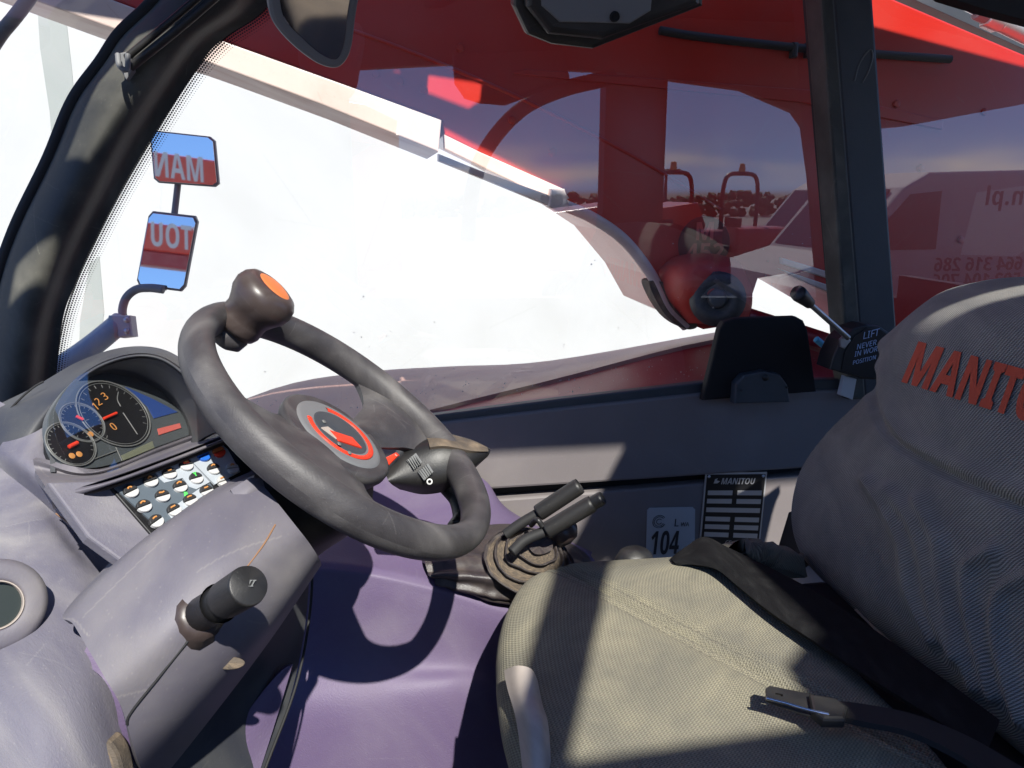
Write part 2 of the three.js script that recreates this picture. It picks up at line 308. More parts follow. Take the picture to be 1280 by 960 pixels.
// ---------------------------------------------------------------- the yard: ground and the white wall opposite the cab
struct('ground', (() => { const g = new THREE.PlaneGeometry(500, 500); g.rotateX(-Math.PI / 2); g.attributes.uv.array.forEach((v, i, a) => { a[i] = v * 500; }); return g; })(), M.ground);
const WALL_Z = -6;
{
  const t = thing('white_wall', 'tall sunlit white rendered wall standing behind the red boom', 'wall', V(0, 0, WALL_Z));
  part('render_coat', box(-1, 3.6, WALL_Z - 0.15, 26, 7.2, 0.3), M.wall, t);
  part('coping', box(-1, 7.25, WALL_Z - 0.15, 26.1, 0.1, 0.4), M.grey, t);
  const strip = (pts) => plate(pts.map(([x, y]) => PZ(x, y, WALL_Z + 0.006)), 0.006, { bevel: 0 });
  part('paint_patch', strip([[42, -60], [84, -60], [80, 0], [90, 90], [98, 180], [66, 190], [62, 140], [50, 60]]), M.wallStripe, t, 'grey green repaint streak running down the wall');
  part('paint_patch', strip([[112, 330], [124, 320], [130, 390], [120, 470], [98, 470], [100, 400]]), M.wallStripe, t);
}

// ---------------------------------------------------------------- red lifting boom outside the side window
const BZ = -1.6;
{
  const t = thing('telescopic_boom', 'red telescopic lifting boom sloping past the outside of the side window', 'boom', PZ(700, 100, BZ));
  const B = (x, y) => PZ(x, y, BZ);
  part('boom_body', plate([[-300, -300], [-300, -172], [125, -6], [281, 52], [437, 108], [552, 150], [556, 168], [620, 200], [704, 246], [770, 290], [815, 345], [842, 395], [880, 412], [925, 405], [938, 378], [948, 348], [985, 342], [1047, 372], [1110, 410], [1480, 590], [1480, 168], [1280, 68], [1120, 0], [900, -110], [500, -330]].map((p) => B(...p)), 0.36, { bevel: 0.004 }), M.red, t);
  const F = (x, y, z = BZ + 0.012) => PZ(x, y, z);
  part('wear_strip', plate([[-300, -172], [125, -6], [281, 52], [437, 108], [552, 150], [548, 190], [400, 130], [262, 79], [150, 39], [41, 0], [-300, -125]].map((p) => F(...p)), 0.34, { bevel: 0.003 }), M.flange, t, 'pale worn strip along the lower edge of the boom');
  part('chain_guard', plate([[555, 168], [600, 190], [704, 236], [712, 248], [690, 252], [640, 226], [556, 186]].map((p) => F(...p)), 0.03, { bevel: 0.002 }), M.flange, t);
  part('chain_guard', plate([[548, 192], [600, 213], [690, 245], [688, 258], [600, 222], [548, 201]].map((p) => F(p[0], p[1], BZ + 0.03)), 0.03, { bevel: 0.002 }), M.flange, t);
  part('guide_block', plate([[690, 236], [706, 236], [712, 258], [700, 266], [686, 258]].map((p) => F(p[0], p[1], BZ + 0.04)), 0.03, { bevel: 0.003 }), M.flange, t);
  part('edge_trim', tube([[704, 256], [740, 272], [780, 300], [815, 345], [835, 385], [858, 408]].map(([x, y]) => F(x, y, BZ + 0.02)), 0.012, 8), M.flange, t);
  part('mud_guard', plate([[812, 352], [836, 356], [872, 408], [860, 412], [838, 400], [818, 372]].map((p) => F(p[0], p[1], BZ + 0.03)), 0.05, { smooth: true }), M.dusty, t);
  // rounded cap with the worn pivot pin
  const capS = surf([[[822, 330, 1.70], [850, 319, 1.66], [890, 317, 1.65], [922, 326, 1.67], [934, 345, 1.74]], [[824, 345, 1.66], [850, 335, 1.58], [888, 332, 1.56], [922, 340, 1.6], [940, 360, 1.72]], [[832, 375, 1.68], [855, 370, 1.57], [892, 368, 1.55], [926, 370, 1.58], [940, 382, 1.72]], [[852, 404, 1.74], [868, 404, 1.64], [895, 406, 1.62], [925, 400, 1.66], [936, 396, 1.76]]].map((r) => r.map((p) => PD(...p))));
  const cap = part('pivot_cap', shell(capS, 24, 20, 0.02), worn([0.50, 0.03, 0.02], [0.42, 0.12, 0.09], { amount: 0.5, rough: 0.55, scale: 3, z: 60, bump: 0 }), t);
  const pc = onto(capS, 897, 374), pn = EYE.clone().sub(pc).setY(0.3).normalize();
  part('rubber_boot', spin([[0, 0.012], [0.022, 0.012], [0.03, 0.022], [0.044, 0.02], [0.056, 0.006], [0.054, -0.03]], pc, pn, 28), worn([0.03, 0.035, 0.04], [0.12, 0.12, 0.12], { amount: 0.5, scale: 8, z: 40 }), cap);
  part('pivot_pin', spin([[0, 0.026], [0.014, 0.026], [0.018, 0.022], [0.02, 0.012]], pc, pn, 20), M.slate, cap);
  part('lower_arm', tube([PZ(930, 395, -1.66), PZ(985, 412, -1.7), PZ(1060, 436, -1.74)], 0.022, 12), M.maroon, t);
  for (const q of [[[977, 322], [1047, 343], [1047, 352], [978, 330]], [[975, 336], [1047, 360], [1046, 370], [990, 345]]]) part('guard_rail', plate(q.map((p) => F(...p)), 0.02, { bevel: 0.003 }), M.flange, t);
  const rn = V(0, 0, 1);
  for (const [x, y] of [[470, 92], [500, 102], [530, 112], [575, 60], [640, 150], [690, 190], [1120, 130], [1150, 210], [1230, 140], [1200, 300]]) part('bolt', spin([[0, 0.006], [0.0075, 0.006], [0.0085, 0.004], [0.0085, 0]], B(x, y), rn, 6), M.red, t);
  part('weld_bead', tube([[330, 5], [460, 45], [640, 118], [800, 200], [900, 262]].map(([x, y]) => B(x, y)), 0.004, 8), M.red, t);
  part('side_rib', plate([[640, 92], [655, 86], [1010, 112], [1180, 150], [1178, 162], [1000, 128]].map((p) => F(p[0], p[1], BZ + 0.006)), 0.006, { bevel: 0.002 }), M.red, t);
  part('hazard_disc', spin([[0, 0.003], [0.058, 0.003], [0.06, 0]], B(880, 305), rn, 36), M.decalDark, t, 'dark red round sticker with capacity marking');
  part('marking', [laid(letters('M', 0.028, { center: true }), B(880, 292).add(V(0, 0, 0.0045)), V(1, 0, 0), rn), laid(letters('452', 0.028, { center: true }), B(880, 318).add(V(0, 0, 0.0045)), V(1, 0, 0), rn)], M.decal, t);
  part('hose', tube([[825, 38], [860, 44], [1000, 60], [1100, 68], [1188, 74]].map(([x, y]) => F(x, y)), 0.0085, 10), M.rubber, t, 'black hydraulic hose along the boom side');
  for (const x of [992, 1010, 1030]) part('hose_clip', box(...F(x, 63).toArray(), 0.012, 0.03, 0.02), M.black, t);
}
{
  const t = thing('lift_cylinder', 'chromed hydraulic line with hexagonal nut above the boom', 'hydraulic cylinder', PZ(1240, 30, -1.66));
  const P = (x, y) => PZ(x, y, -1.68), ax = P(1300, 52).sub(P(1170, -12)).normalize();
  part('rod', tube([P(1040, -76), P(1236, 19)], 0.013, 16), M.chrome, t);
  part('collar', rod(P(1222, 12), P(1236, 19), 0.021, 0.021, 20), M.bluegrey, t);
  part('hex_nut', rod(P(1234, 18), P(1252, 27), 0.028, 0.028, 6), M.silver, t);
  part('hose_tray', plate([[1000, -70], [1130, -6], [1290, 66], [1480, 168], [1500, 20], [1300, -80], [1100, -160]].map(([x, y]) => PZ(x, y, -1.8)), 0.1), M.slate, t);
  part('sleeve', rod(P(1252, 27), P(1340, 70), 0.022, 0.022, 20), M.silver, t);
  part('barrel', tube([P(1000, -60).add(V(0, -0.03, -0.06)), P(1400, 128).add(V(0, -0.03, -0.06))], 0.034, 16), M.slate, t);
}
// engine cover below the boom
{
  const t = thing('engine_cover', 'dusty maroon engine cover below the side window', 'engine cover', PZ(700, 480, -1.8));
  const far = [[180, 560], [342, 490], [459, 469], [560, 462], [690, 455], [890, 422], [985, 408], [1060, 430], [1300, 480]], mid = [[180, 660], [342, 590], [459, 540], [560, 512], [690, 480], [890, 430], [985, 430], [1060, 452], [1300, 520]], near = [[180, 720], [342, 650], [459, 590], [560, 570], [690, 555], [890, 535], [985, 530], [1060, 530], [1300, 560]];
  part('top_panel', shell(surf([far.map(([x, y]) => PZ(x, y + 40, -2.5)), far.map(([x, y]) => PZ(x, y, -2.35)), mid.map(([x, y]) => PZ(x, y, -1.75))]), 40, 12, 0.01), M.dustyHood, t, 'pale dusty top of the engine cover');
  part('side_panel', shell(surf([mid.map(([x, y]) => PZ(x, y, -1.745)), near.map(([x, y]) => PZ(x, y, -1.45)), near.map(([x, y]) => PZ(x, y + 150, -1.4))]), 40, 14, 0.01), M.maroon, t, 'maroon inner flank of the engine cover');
  part('drip_rail', tube([[1020, 424], [1040, 440], [1064, 462]].map(([x, y]) => PZ(x, y, -1.42)), 0.007, 8), M.skyBlue, t, 'small pale blue pipe end');
  part('filler_cap', spin([[0, 0.02], [0.03, 0.02], [0.035, 0.01], [0.03, 0]], PZ(1045, 432, -1.9), V(0, 1, 0.1), 20), M.bluegrey, t);
}

// ---------------------------------------------------------------- cab shell
const ROOF_Y = 2.75;
const cab = thing('cab_frame', 'black steel cab frame round the driving seat with its roof and pillars', 'cab', V(0.3, 1.0, -0.4));
{
  // roof with its glazed opening; edges are set back so that the sun falls on the dash, the console and part of the seat
  const R = (pts) => pts.map(([x, z]) => V(x, ROOF_Y, z));
  // slot along the eaves over the boom's lower edge
  const eave = (x, y, dz) => { const p = PZ(x, y, -1.59), q = p.addScaledVector(SUN_TRAVEL, (ROOF_Y - p.y) / SUN_TRAVEL.y); q.z += dz; return q; };
  const shine = (x, y) => { const p = PZ(x, y, -1.19); return p.addScaledVector(SUN_TRAVEL, (ROOF_Y - p.y) / SUN_TRAVEL.y); };
  const slot = [[-120, -92], [125, -4], [281, 53], [437, 109], [553, 152], [704, 232]].map(([x, y]) => eave(x, y, 0)).concat([[712, 262], [600, 218], [548, 196], [400, 134], [262, 83], [41, 4], [-120, -58]].map(([x, y]) => eave(x, y, 0.048)));
  const g = plate(R([[-1.0, -1.34], [0.9, -1.34], [1.05, -1.29], [1.5, -1.217], [2.3, -1.217], [2.3, 0.62], [0.55, 0.62], [0.56, 0.40], [0.61, 0.36], [0.605, 0.06], [0.575, -0.03], [0.575, -0.275], [-0.98, -0.285], [-0.98, 0.62], [-1.04, 0.62], [-1.04, -1.3]]), 0.05, {
    n: V(0, -1, 0), bevel: 0.002, holes: [slot, [[120, 90], [170, 40], [245, 55], [196, 150], [120, 262], [70, 232]].map(([x, y]) => shine(x, y)), [[18, 330], [92, 308], [76, 400], [8, 430]].map(([x, y]) => shine(x, y)), R([[0.80, -0.2], [0.805, -0.12], [0.87, 0.02], [0.96, 0.02], [0.96, -0.2]]), R([[0.70, -0.045], [0.735, -0.09], [0.785, -0.03], [0.91, 0.12], [0.85, 0.17]]), [[537, 84, 0], [607, 98, 0], [604, 128, 0.03], [590, 137, 0.03], [535, 116, 0.03]].map((p) => eave(...p)), [[466, 88, 0], [503, 78, 0], [504, 92, 0.03], [478, 88, 0.03]].map((p) => eave(...p))] });
  part('roof', g, M.black, cab);
  part('roof_bar', plate([V(0.575, ROOF_Y, -0.277), V(0.582, ROOF_Y, -0.277), V(0.582, ROOF_Y, -0.09), V(0.545, ROOF_Y, -0.07), V(0.425, ROOF_Y, 0.13), V(0.275, ROOF_Y, 0.5), V(0.22, ROOF_Y, 0.62), V(0.15, ROOF_Y, 0.62), V(0.235, ROOF_Y, 0.46), V(0.36, ROOF_Y, 0.13), V(0.5, ROOF_Y, -0.1)], 0.03, { n: V(0, -1, 0) }), M.black, cab);
  part('roof_pane', (() => { const p = new THREE.PlaneGeometry(1.62, 0.92); p.rotateX(-Math.PI / 2); p.translate(-0.18, ROOF_Y + 0.06, 0.16); return p; })(), M.glass, cab);
  // floor, rear and front bulkheads, left side
  part('floor', box(0.63, 1.03, -0.38, 3.3, 0.06, 1.86), M.floor, cab);
  part('rear_bulkhead', box(2.27, 1.4, -0.38, 0.05, 0.7, 1.72), M.black, cab);
  part('rear_post', box(2.2, 2.24, -1.2, 0.07, 0.98, 0.07), M.black, cab);
  part('front_bulkhead', box(-0.98, 1.36, -0.38, 0.04, 0.62, 1.7), M.black, cab);
  const Q = (pts) => pts.map(([x, y]) => mirrored(x, y, LEFT_Z));
  part('door_header', plate(Q([[375, 112], [440, 86], [560, 80], [770, 90], [835, 99], [930, 112], [995, 140], [1012, 165], [1045, 165], [1130, 158], [1280, 130], [1420, 100], [1420, -8], [375, -8]]), 0.05, { n: V(0, 0, -1) }), M.black, cab);
  part('door_side', box(-0.545, 2.22, LEFT_Z, 0.95, 1.0, 0.05), M.black, cab);
  part('door_arch', tube(Q([[585, 300], [590, 240], [606, 190], [650, 138], [700, 113], [768, 96]]), 0.03, 10), M.black, cab);
  part('door_post', plate(Q([[758, 92], [835, 98], [826, 330], [818, 420], [745, 420], [754, 250]]), 0.08, { n: V(0, 0, -1) }), M.black, cab);
  part('rear_quarter_post', plate(Q([[1008, 150], [1048, 160], [1066, 420], [1036, 420], [1028, 300]]), 0.06, { n: V(0, 0, -1) }), M.black, cab);
  part('door_panel', plate(Q([[230, 372], [1420, 372], [1420, 800], [230, 800]]), 0.05, { n: V(0, 0, -1) }), M.black, cab);
}
const PANEL_Z = -1.25;
{
  // side trim panel under the window
  const W = (x, y, z = PANEL_Z) => PZ(x, y, z);
  const upper = part('sill_panel', [plate([[250, 556], [420, 540], [530, 530], [700, 510], [880, 491], [1095, 486], [1092, 579], [1000, 586], [800, 600], [612, 612], [400, 626], [250, 640]].map((p) => W(...p)), 0.05, { bevel: 0.005 })], M.panel, cab);
  part('lower_panel', plate([[250, 650], [400, 637], [612, 625], [800, 611], [1000, 594], [1080, 588], [1080, 900], [250, 900]].map((p) => W(p[0], p[1], PANEL_Z - 0.008)), 0.04, { bevel: 0.004 }), M.panel, cab);
  part('panel_gap', plate([[250, 620], [1060, 560], [1060, 640], [250, 690]].map((p) => W(p[0], p[1], PANEL_Z - 0.03)), 0.01, { bevel: 0 }), M.matt, cab);
  part('ledge', plate([V(0.3, 1.39, -1.258), V(1.1, 1.365, -1.258), V(1.1, 1.35, -1.17), V(0.3, 1.37, -1.17)], 0.02, { n: V(0, 1, 0.1), bevel: 0.004 }), M.panel, cab);
  part('window_seal', plate([[250, 548], [420, 532], [530, 521], [700, 499], [880, 478], [1052, 474], [1052, 488], [880, 492], [700, 512], [530, 531], [420, 541], [250, 557]].map((p) => W(p[0], p[1], -1.255)), 0.02, { bevel: 0.003 }), M.slate, cab);
  // tongue of the panel that carries a screw in front of the black cover
  part('panel_tab', plate([[918, 505], [920, 480], [930, 469], [955, 464], [975, 468], [985, 482], [988, 503]].map((p) => W(p[0], p[1], -1.205)), 0.02, { bevel: 0.003 }), M.slate, cab);
  for (const [x, y, r] of [[957, 472, 0.006], [926, 488, 0.002], [983, 484, 0.002]]) part('screw', spin([[0, 0.004], [r * 0.8, 0.003], [r, 0]], W(x, y, -1.204), V(0, 0, 1), 14), M.black, cab);
}
{
  // rear pillar between the side window and the rear side window
  const W = (x, y, z) => PZ(x, y, z);
  const band = (x0, x1, y0, a0, a1, y1) => [[x0, y0], [x1, y0], [a1, y1], [a0, y1]];
  part('centre_pillar', plate(band(1014, 1030, -14, 1055, 1071, 500).map((p) => W(...p, -1.268)), 0.03, { bevel: 0.002 }), M.rubber, cab);
  part('centre_pillar', plate(band(1026, 1043, -14, 1062, 1083, 500).map((p) => W(...p, -1.225)), 0.05, { bevel: 0.005 }), M.pillar, cab);
  part('centre_pillar', plate(band(1040, 1091, -14, 1080, 1128, 500).map((p) => W(...p, -1.24)), 0.06, { bevel: 0.006 }), M.slate, cab);
  part('pillar_scuff', tube([[1068, 101], [1075, 78], [1088, 62], [1091, 68], [1086, 88], [1078, 103]].map(([x, y]) => W(x, y, -1.2395)), 0.0013, 6), M.glare, cab, 'pale oval scuff on the pillar');
  part('head_lining', plate([[1155, -30], [1185, -3], [1240, 14], [1300, 30], [1300, -60], [1150, -60]].map((p) => W(...p, -1.2)), 0.03), M.rubber, cab);
  // curved front corner pillar
  const lp = [[230, -60], [195, 0], [150, 45], [128, 78], [94, 125], [62, 200], [19, 290], [-4, 360], [-26, 470], [-40, 600]], rp = [[372, -60], [332, 10], [281, 47], [250, 80], [188, 175], [150, 240], [119, 300], [94, 355], [75, 420], [58, 600]];
  const mix = (k) => lp.map((p, i) => [p[0] + (rp[i][0] - p[0]) * k, p[1] + (rp[i][1] - p[1]) * k]);
  const S = surf([mix(0).map((p) => W(...p, -1.24)), mix(0.1).map((p) => W(...p, -1.205)), mix(0.4).map((p) => W(...p, -1.175)), mix(0.68).map((p) => W(...p, -1.19)), mix(0.86).map((p) => W(...p, -1.25)), mix(1).map((p) => W(...p, -1.263))]);
  part('front_pillar', shell(S, 60, 24, 0.02), M.pillar, cab);
  part('pillar_seal', tube(lp.slice(0, 9).map((p) => W(...p, -1.236)), 0.011, 8), M.rubber, cab);
  // specks of dirt low on the pane
  const specks = [];
  for (let i = 0; i < 300; i++) { const k = rnd(), x = 300 + 720 * rnd(), y0 = 545 - 0.09 * (x - 300), y = y0 - 16 - 200 * k ** 6 - 26 * rnd(), r = 0.0004 + 0.0009 * rnd() * rnd(), d = new THREE.CircleGeometry(r, 6), c = W(x, y, -1.2685); d.scale(1, 0.6 + rnd(), 1); d.translate(c.x, c.y, c.z); specks.push(d); }
  part('dirt_specks', specks, M.lightGrey, cab).userData.kind = 'stuff';
  // dotted print along the window edge
  const dots = [], dg = new THREE.CircleGeometry(0.0017, 8), rim = curve(rp.map((p) => W(...p, -1.2675)));
  const steps = 250;
  for (let i = 0; i < steps; i++) {
    const p = rim.getPointAt(i / steps), q = rim.getTangentAt(i / steps), m = V(0, 0, 1).cross(q).normalize(); if (m.x < 0) m.negate();
    for (let k = 0; k < 5; k++) { const d = dg.clone(), sc = 1.15 - 0.2 * k; d.scale(sc, sc, 1); const c = p.clone().addScaledVector(m, 0.001 + k * 0.0038).addScaledVector(q, (k % 2) * 0.0019); d.translate(c.x, c.y, -1.2675); dots.push(d); }
  }
  const fr = part('frit_dots', dots, M.rubber, cab); fr.userData.kind = 'stuff';
  // panes
  const pane = (pts) => { const g = new THREE.ShapeGeometry(new THREE.Shape(pts.map(([x, y]) => { const p = W(x, y, GLASS_Z); return new THREE.Vector2(p.x, p.y); }))); g.translate(0, 0, GLASS_Z); return g; };
  part('side_pane', pane([[380, -70], [1012, -70], [1062, 500], [880, 500], [530, 545], [250, 570], [40, 600], [75, 430], [119, 300], [188, 175], [281, 47]]), M.glass, cab);
  part('rear_side_pane', pane([[1060, -70], [1400, -70], [1400, 520], [1120, 520]]), M.glass, cab);
  part('windscreen', shell(surf([lp.map((p) => W(...p, -1.245)), lp.map((p) => W(...p, -1.245).add(V(-0.28, 0, 0.35))), lp.map((p) => W(...p, -1.245).add(V(-0.38, 0, 0.95))), lp.map((p) => W(...p, -1.245).add(V(-0.36, 0, 1.6)))]), 24, 16, 0), M.glass, cab);
}
{
  const W = (x, y, z) => PZ(x, y, z);
  const t = thing('washer_tube', 'thin black tube clipped along the front corner pillar', 'tube', W(155, 75, -1.15));
  part('tube', [tube([W(158, 72, -1.16), W(215, 25, -1.155), W(290, -40, -1.15)], 0.005, 8), tube([W(163, 84, -1.16), W(230, 30, -1.15), W(310, -40, -1.15)], 0.006, 8)], M.black, t);
  part('clip', [tube([W(147, 68, -1.15), W(150, 83, -1.14), W(158, 88, -1.14), W(160, 68, -1.145)], 0.0035, 8), plate([[150, 66], [163, 64], [166, 88], [158, 100], [150, 86]].map((p) => W(...p, -1.158)), 0.015)], M.grey, t);
}
{
  const t = thing('grab_rail', 'curved grey rail outside the windscreen in the top corner', 'rail', PZ(20, 20, -1.5));
  part('rail', tube([[70, -60], [38, -5], [18, 22], [0, 44], [-40, 110]].map(([x, y]) => PZ(x, y, -1.5)), 0.011, 12), M.grey, t);
}
{
  const t = thing('black_cover', 'flat black cover plate standing on the window sill behind the screwed tab', 'cover', PZ(950, 450, -1.23));
  part('cover_plate', plate([[905, 403], [920, 398], [996, 396], [1005, 401], [1010, 412], [1021, 490], [879, 501], [900, 412]].map((p) => PZ(...p, -1.225)), 0.02, { bevel: 0.004 }), M.matt, t);
}

// ---------------------------------------------------------------- interior mirror and roof box
{
  const pl = plane(PD(395, 30, 0.95), V(0.16, -0.5, 1)), P = PP(pl);
  const t = thing('interior_mirror', 'grey framed interior mirror hanging at the top of the side window', 'mirror', PD(395, 30, 0.95));
  const o = [[336, -60], [334, 0], [340, 26], [362, 54], [400, 82], [422, 86], [436, 72], [444, 30], [446, -60]];
  part('housing', plate(o.map((p) => P(...p)), 0.03, { bevel: 0.006, smooth: true }), M.grey, t);
  part('mirror_face', plate([[352, -50], [350, 2], [356, 24], [376, 46], [405, 70], [420, 74], [428, 62], [434, 24], [436, -50]].map((p) => P(...p, 0.001)), 0.006, { bevel: 0.001, smooth: true }), M.tinted, t);
}
{
  const pl = plane(PD(760, 30, 0.9), V(0.02, -0.35, 1)), P = PP(pl);
  const t = thing('roof_latch_box', 'black moulded box under the roof at the top of the window', 'latch box', PD(760, 10, 0.9));
  part('base', plate([[645, -60], [643, 8], [660, 44], [690, 56], [742, 62], [880, 8], [880, -60]].map((p) => P(...p)), 0.03, { bevel: 0.006 }), M.black, t);
  part('shell', plate([[655, -60], [655, 6], [682, 40], [748, 47], [868, 4], [868, -60]].map((p) => P(...p, 0.02)), 0.03, { bevel: 0.009, seg: 4 }), M.black, t);
  part('face', plate([[670, -60], [672, 4], [694, 24], [780, 26], [806, 10], [812, -60]].map((p) => P(...p, 0.0225)), 0.008, { bevel: 0.002 }), M.grey, t);
  part('screw', spin([[0, 0.002], [0.003, 0.002], [0.005, 0.004], [0.006, 0]], P(761, 17, 0.0228), pl.n, 14), M.matt, t);
}

// ---------------------------------------------------------------- pair of outside mirrors
{
  const arm = thing('mirror_arm', 'blue grey steel mirror arm with clamp outside the windscreen corner', 'bracket', PD(150, 405, 2.15));
  part('arm', tube([PD(60, 470, 2.0), PD(110, 436, 2.08), PD(152, 402, 2.16)], 0.03, 12), M.bluegrey, arm);
  part('clamp', plate([[135, 394], [162, 394], [165, 420], [148, 422], [140, 410], [133, 402]].map(([x, y]) => PD(x, y, 2.12)), 0.04, { bevel: 0.005 }), M.bluegrey, arm);
  for (const [x, y] of [[158, 400], [158, 414]]) part('bolt', spin([[0, 0.006], [0.007, 0.005], [0.009, 0]], PD(x, y, 2.118), FWD.clone().negate(), 6), M.steel, arm);
  part('stem', tube([[155, 402], [153, 388], [158, 372], [170, 362], [186, 360], [204, 362]].map(([x, y]) => PD(x, y, 2.2)), 0.012, 12), M.grey, arm);
  part('upright', tube([PD(204, 362, 2.23), PD(214, 300, 2.23), PD(223, 225, 2.23)], 0.0095, 12), M.grey, arm);
  const mk = (name, label, corners, mid, target) => {
    const m = PD(...mid, 2.2), n = EYE.clone().sub(m).normalize().add(target.clone().sub(m).normalize()).normalize(), P = PP(plane(m, n));
    const t = thing(name, label, 'mirror', m, 'outside mirrors on one arm');
    const round = (k, l) => { const c = [0, 1].map((q) => corners.reduce((s, p) => s + p[q], 0) / 4), out = []; corners.forEach((p, i) => { const a = corners[(i + 3) % 4], b = corners[(i + 1) % 4], f = 0.24; for (const w of [[a, f], [a, f * 0.3], [b, f * 0.3], [b, f]]) out.push([p[0] + (w[0][0] - p[0]) * w[1], p[1] + (w[0][1] - p[1]) * w[1]]); }); return out.map(([x, y]) => P(c[0] + (x - c[0]) * k, c[1] + (y - c[1]) * k, l)); };
    part('mirror_back', plate(round(1, -0.001), 0.02, { bevel: 0.004, n }), M.grey, t);
    part('mirror_glass', plate(round(0.94, 0.001), 0.006, { bevel: 0.0005, n }), M.mirror, t);
  };
  mk('outside_mirror', 'upper wide rectangular outside mirror beside the front pillar', [[186, 162], [268, 171], [274, 234], [192, 228]], [231, 198], V(-2.6, 3.17, 4.5));
  mk('outside_mirror', 'lower upright outside mirror with the word reflected in it', [[186, 263], [248, 270], [230, 365], [169, 357]], [208, 314], V(-3.35, 2.99, 4.5));
}
// ---------------------------------------------------------------- dashboard
const CL = plane(PD(155, 525, 0.79), V(0.72, 0.62, 0.34)), SW = plane(PD(215, 605, 0.67), V(0.58, 0.70, 0.42));
const cl = PP(CL), sw = PP(SW);
{
  const t = thing('dashboard', 'purple grey moulded dashboard with cowl and lower housing in front of the steering wheel', 'dashboard', PD(120, 640, 0.68));
  part('lower_housing', shell(surf(rowsPD([
    [[-60, 470, .82], [50, 530, .80], [160, 600, .80], [320, 575, .86]],
    [[-60, 610, .735], [30, 605, .735], [140, 690, .70], [320, 640, .80]],
    [[-60, 680, .66], [60, 690, .655], [150, 740, .655], [300, 760, .76]],
    [[-60, 770, .59], [70, 790, .585], [150, 830, .60], [250, 860, .72]],
    [[-60, 870, .535], [60, 890, .53], [145, 910, .57], [215, 950, .68]],
    [[-60, 1010, .50], [60, 1010, .505], [150, 1010, .55], [215, 1020, .66]]])), 60, 60, 0.006, (p) => 0.001 * fbm(p.x * 7, p.y * 7, p.z * 7, 2)), M.dash, t);
  // raised surround of the instruments
  part('surround', shell(surf(rowsPD([
    [[-24, 552, .785], [-10, 580, .762], [36, 618, .732], [88, 662, .708], [146, 702, .683], [164, 710, .675]],
    [[8, 552, .755], [22, 575, .722], [58, 606, .70], [104, 640, .68], [160, 677, .655], [180, 690, .65]],
    [[44, 540, .752], [50, 566, .732], [72, 592, .715], [112, 622, .695], [168, 658, .665], [190, 672, .655]],
    [[72, 520, .788], [73, 550, .770], [92, 578, .75], [122, 600, .73], [160, 625, .70], [200, 655, .675]]])), 50, 24, 0.006), M.dash, t);
  part('lower_rail', shell(surf([
    [[56, 560], [110, 594], [200, 562], [297, 527]].map((p, i) => cl(p[0], p[1], i ? 0.004 : -0.02)),
    [[60, 576], [116, 600], [205, 569], [298, 534]].map((p, i) => cl(p[0], p[1], i ? 0.008 : -0.02)),
    [[72, 598], [130, 607], [215, 576], [300, 542]].map((p, i) => sw(p[0], p[1], i ? 0.007 : -0.02)),
    [[84, 612], [136, 612], [218, 582], [302, 548]].map((p, i) => sw(p[0], p[1], i ? 0.002 : -0.03))]), 30, 14, 0.006), M.shroud, t);
  part('switch_surround', plate([[62, 600], [136, 598], [298, 534], [334, 596], [300, 640], [230, 690], [172, 712], [112, 668]].map((p) => sw(p[0], p[1], -0.003)), 0.012, { bevel: 0.002 }), M.dash, t);
  part('switch_frame', shell(surf([
    [[284, 541], [300, 549], [322, 582], [328, 600]].map((p) => sw(p[0], p[1], 0.002)),
    [[292, 538], [308, 547], [328, 580], [334, 602]].map((p) => sw(p[0], p[1], 0.010)),
    [[302, 540], [318, 552], [338, 584], [344, 606]].map((p) => sw(p[0], p[1], 0.002)),
    [[304, 542], [326, 560], [344, 590], [350, 610]].map((p) => sw(p[0], p[1], -0.03))]), 20, 14, 0.004), M.purple, t);
  // dark cowl over the instruments
  const outer = [[-70, 570, .78], [-34, 524, .81], [42, 484, .85], [100, 451, .87], [155, 434, .885], [205, 437, .89], [247, 464, .885], [278, 504, .87], [296, 548, .85]];
  const ridge = [[-40, 582, .752], [-4, 522, .778], [60, 487, .795], [112, 456, .81], [160, 440, .82], [203, 443, .825], [243, 470, .82], [272, 506, .81], [290, 545, .80]];
  const lip = [[14, 574, .748], [44, 530, .765], [80, 492, .775], [120, 460, .785], [165, 445, .79], [203, 449, .795], [238, 475, .79], [264, 508, .785], [276, 540, .78]];
  const under = [[58, 575, .765], [66, 530, .782], [92, 494, .80], [126, 468, .81], [168, 455, .815], [203, 462, .82], [232, 484, .815], [252, 512, .81], [258, 545, .80]];
  const inner = [[72, 582], [72, 524], [94, 486], [130, 466], [174, 468], [214, 490], [236, 516], [244, 544], [240, 556]].map((p) => cl(p[0], p[1], -0.012));
  part('cowl', shell(surf([...rowsPD([outer, ridge, lip, under]), inner]), 60, 40, 0.004), M.cowl, t);
  part('seam', tube([[-2, 532], [16, 508], [42, 484], [54, 477]].map(([x, y]) => PD(x, y, 0.782 + (x / 54) * 0.012)), 0.0012, 6), M.rubber, t);
  part('dust_line', tube([[70, 641, .703], [96, 660, .689], [124, 680, .676], [156, 699, .662]].map((p) => PD(p[0], p[1] + 1, p[2] - 0.004)), 0.0007, 6), M.rust, t, 'line of orange dust caught in the fold');
  // round air vent low on the left
  const vc = PD(-6, 757, 0.572), vn = V(0.5, 0.42, 0.76).normalize();
  part('vent_ring', spin([[0.0175, -0.01], [0.0175, 0.004], [0.02, 0.0065], [0.029, 0.006], [0.034, 0.002], [0.0345, -0.006]], vc, vn, 44), M.shroud, t);
  part('vent_ring', spin([[0.0165, -0.006], [0.0168, 0.005], [0.0178, 0.006], [0.0182, 0.004]], vc, vn, 44), M.cream, t);
  part('vent_glass', spin([[0, 0], [0.0168, 0]], vc, vn, 32), M.vent, t);
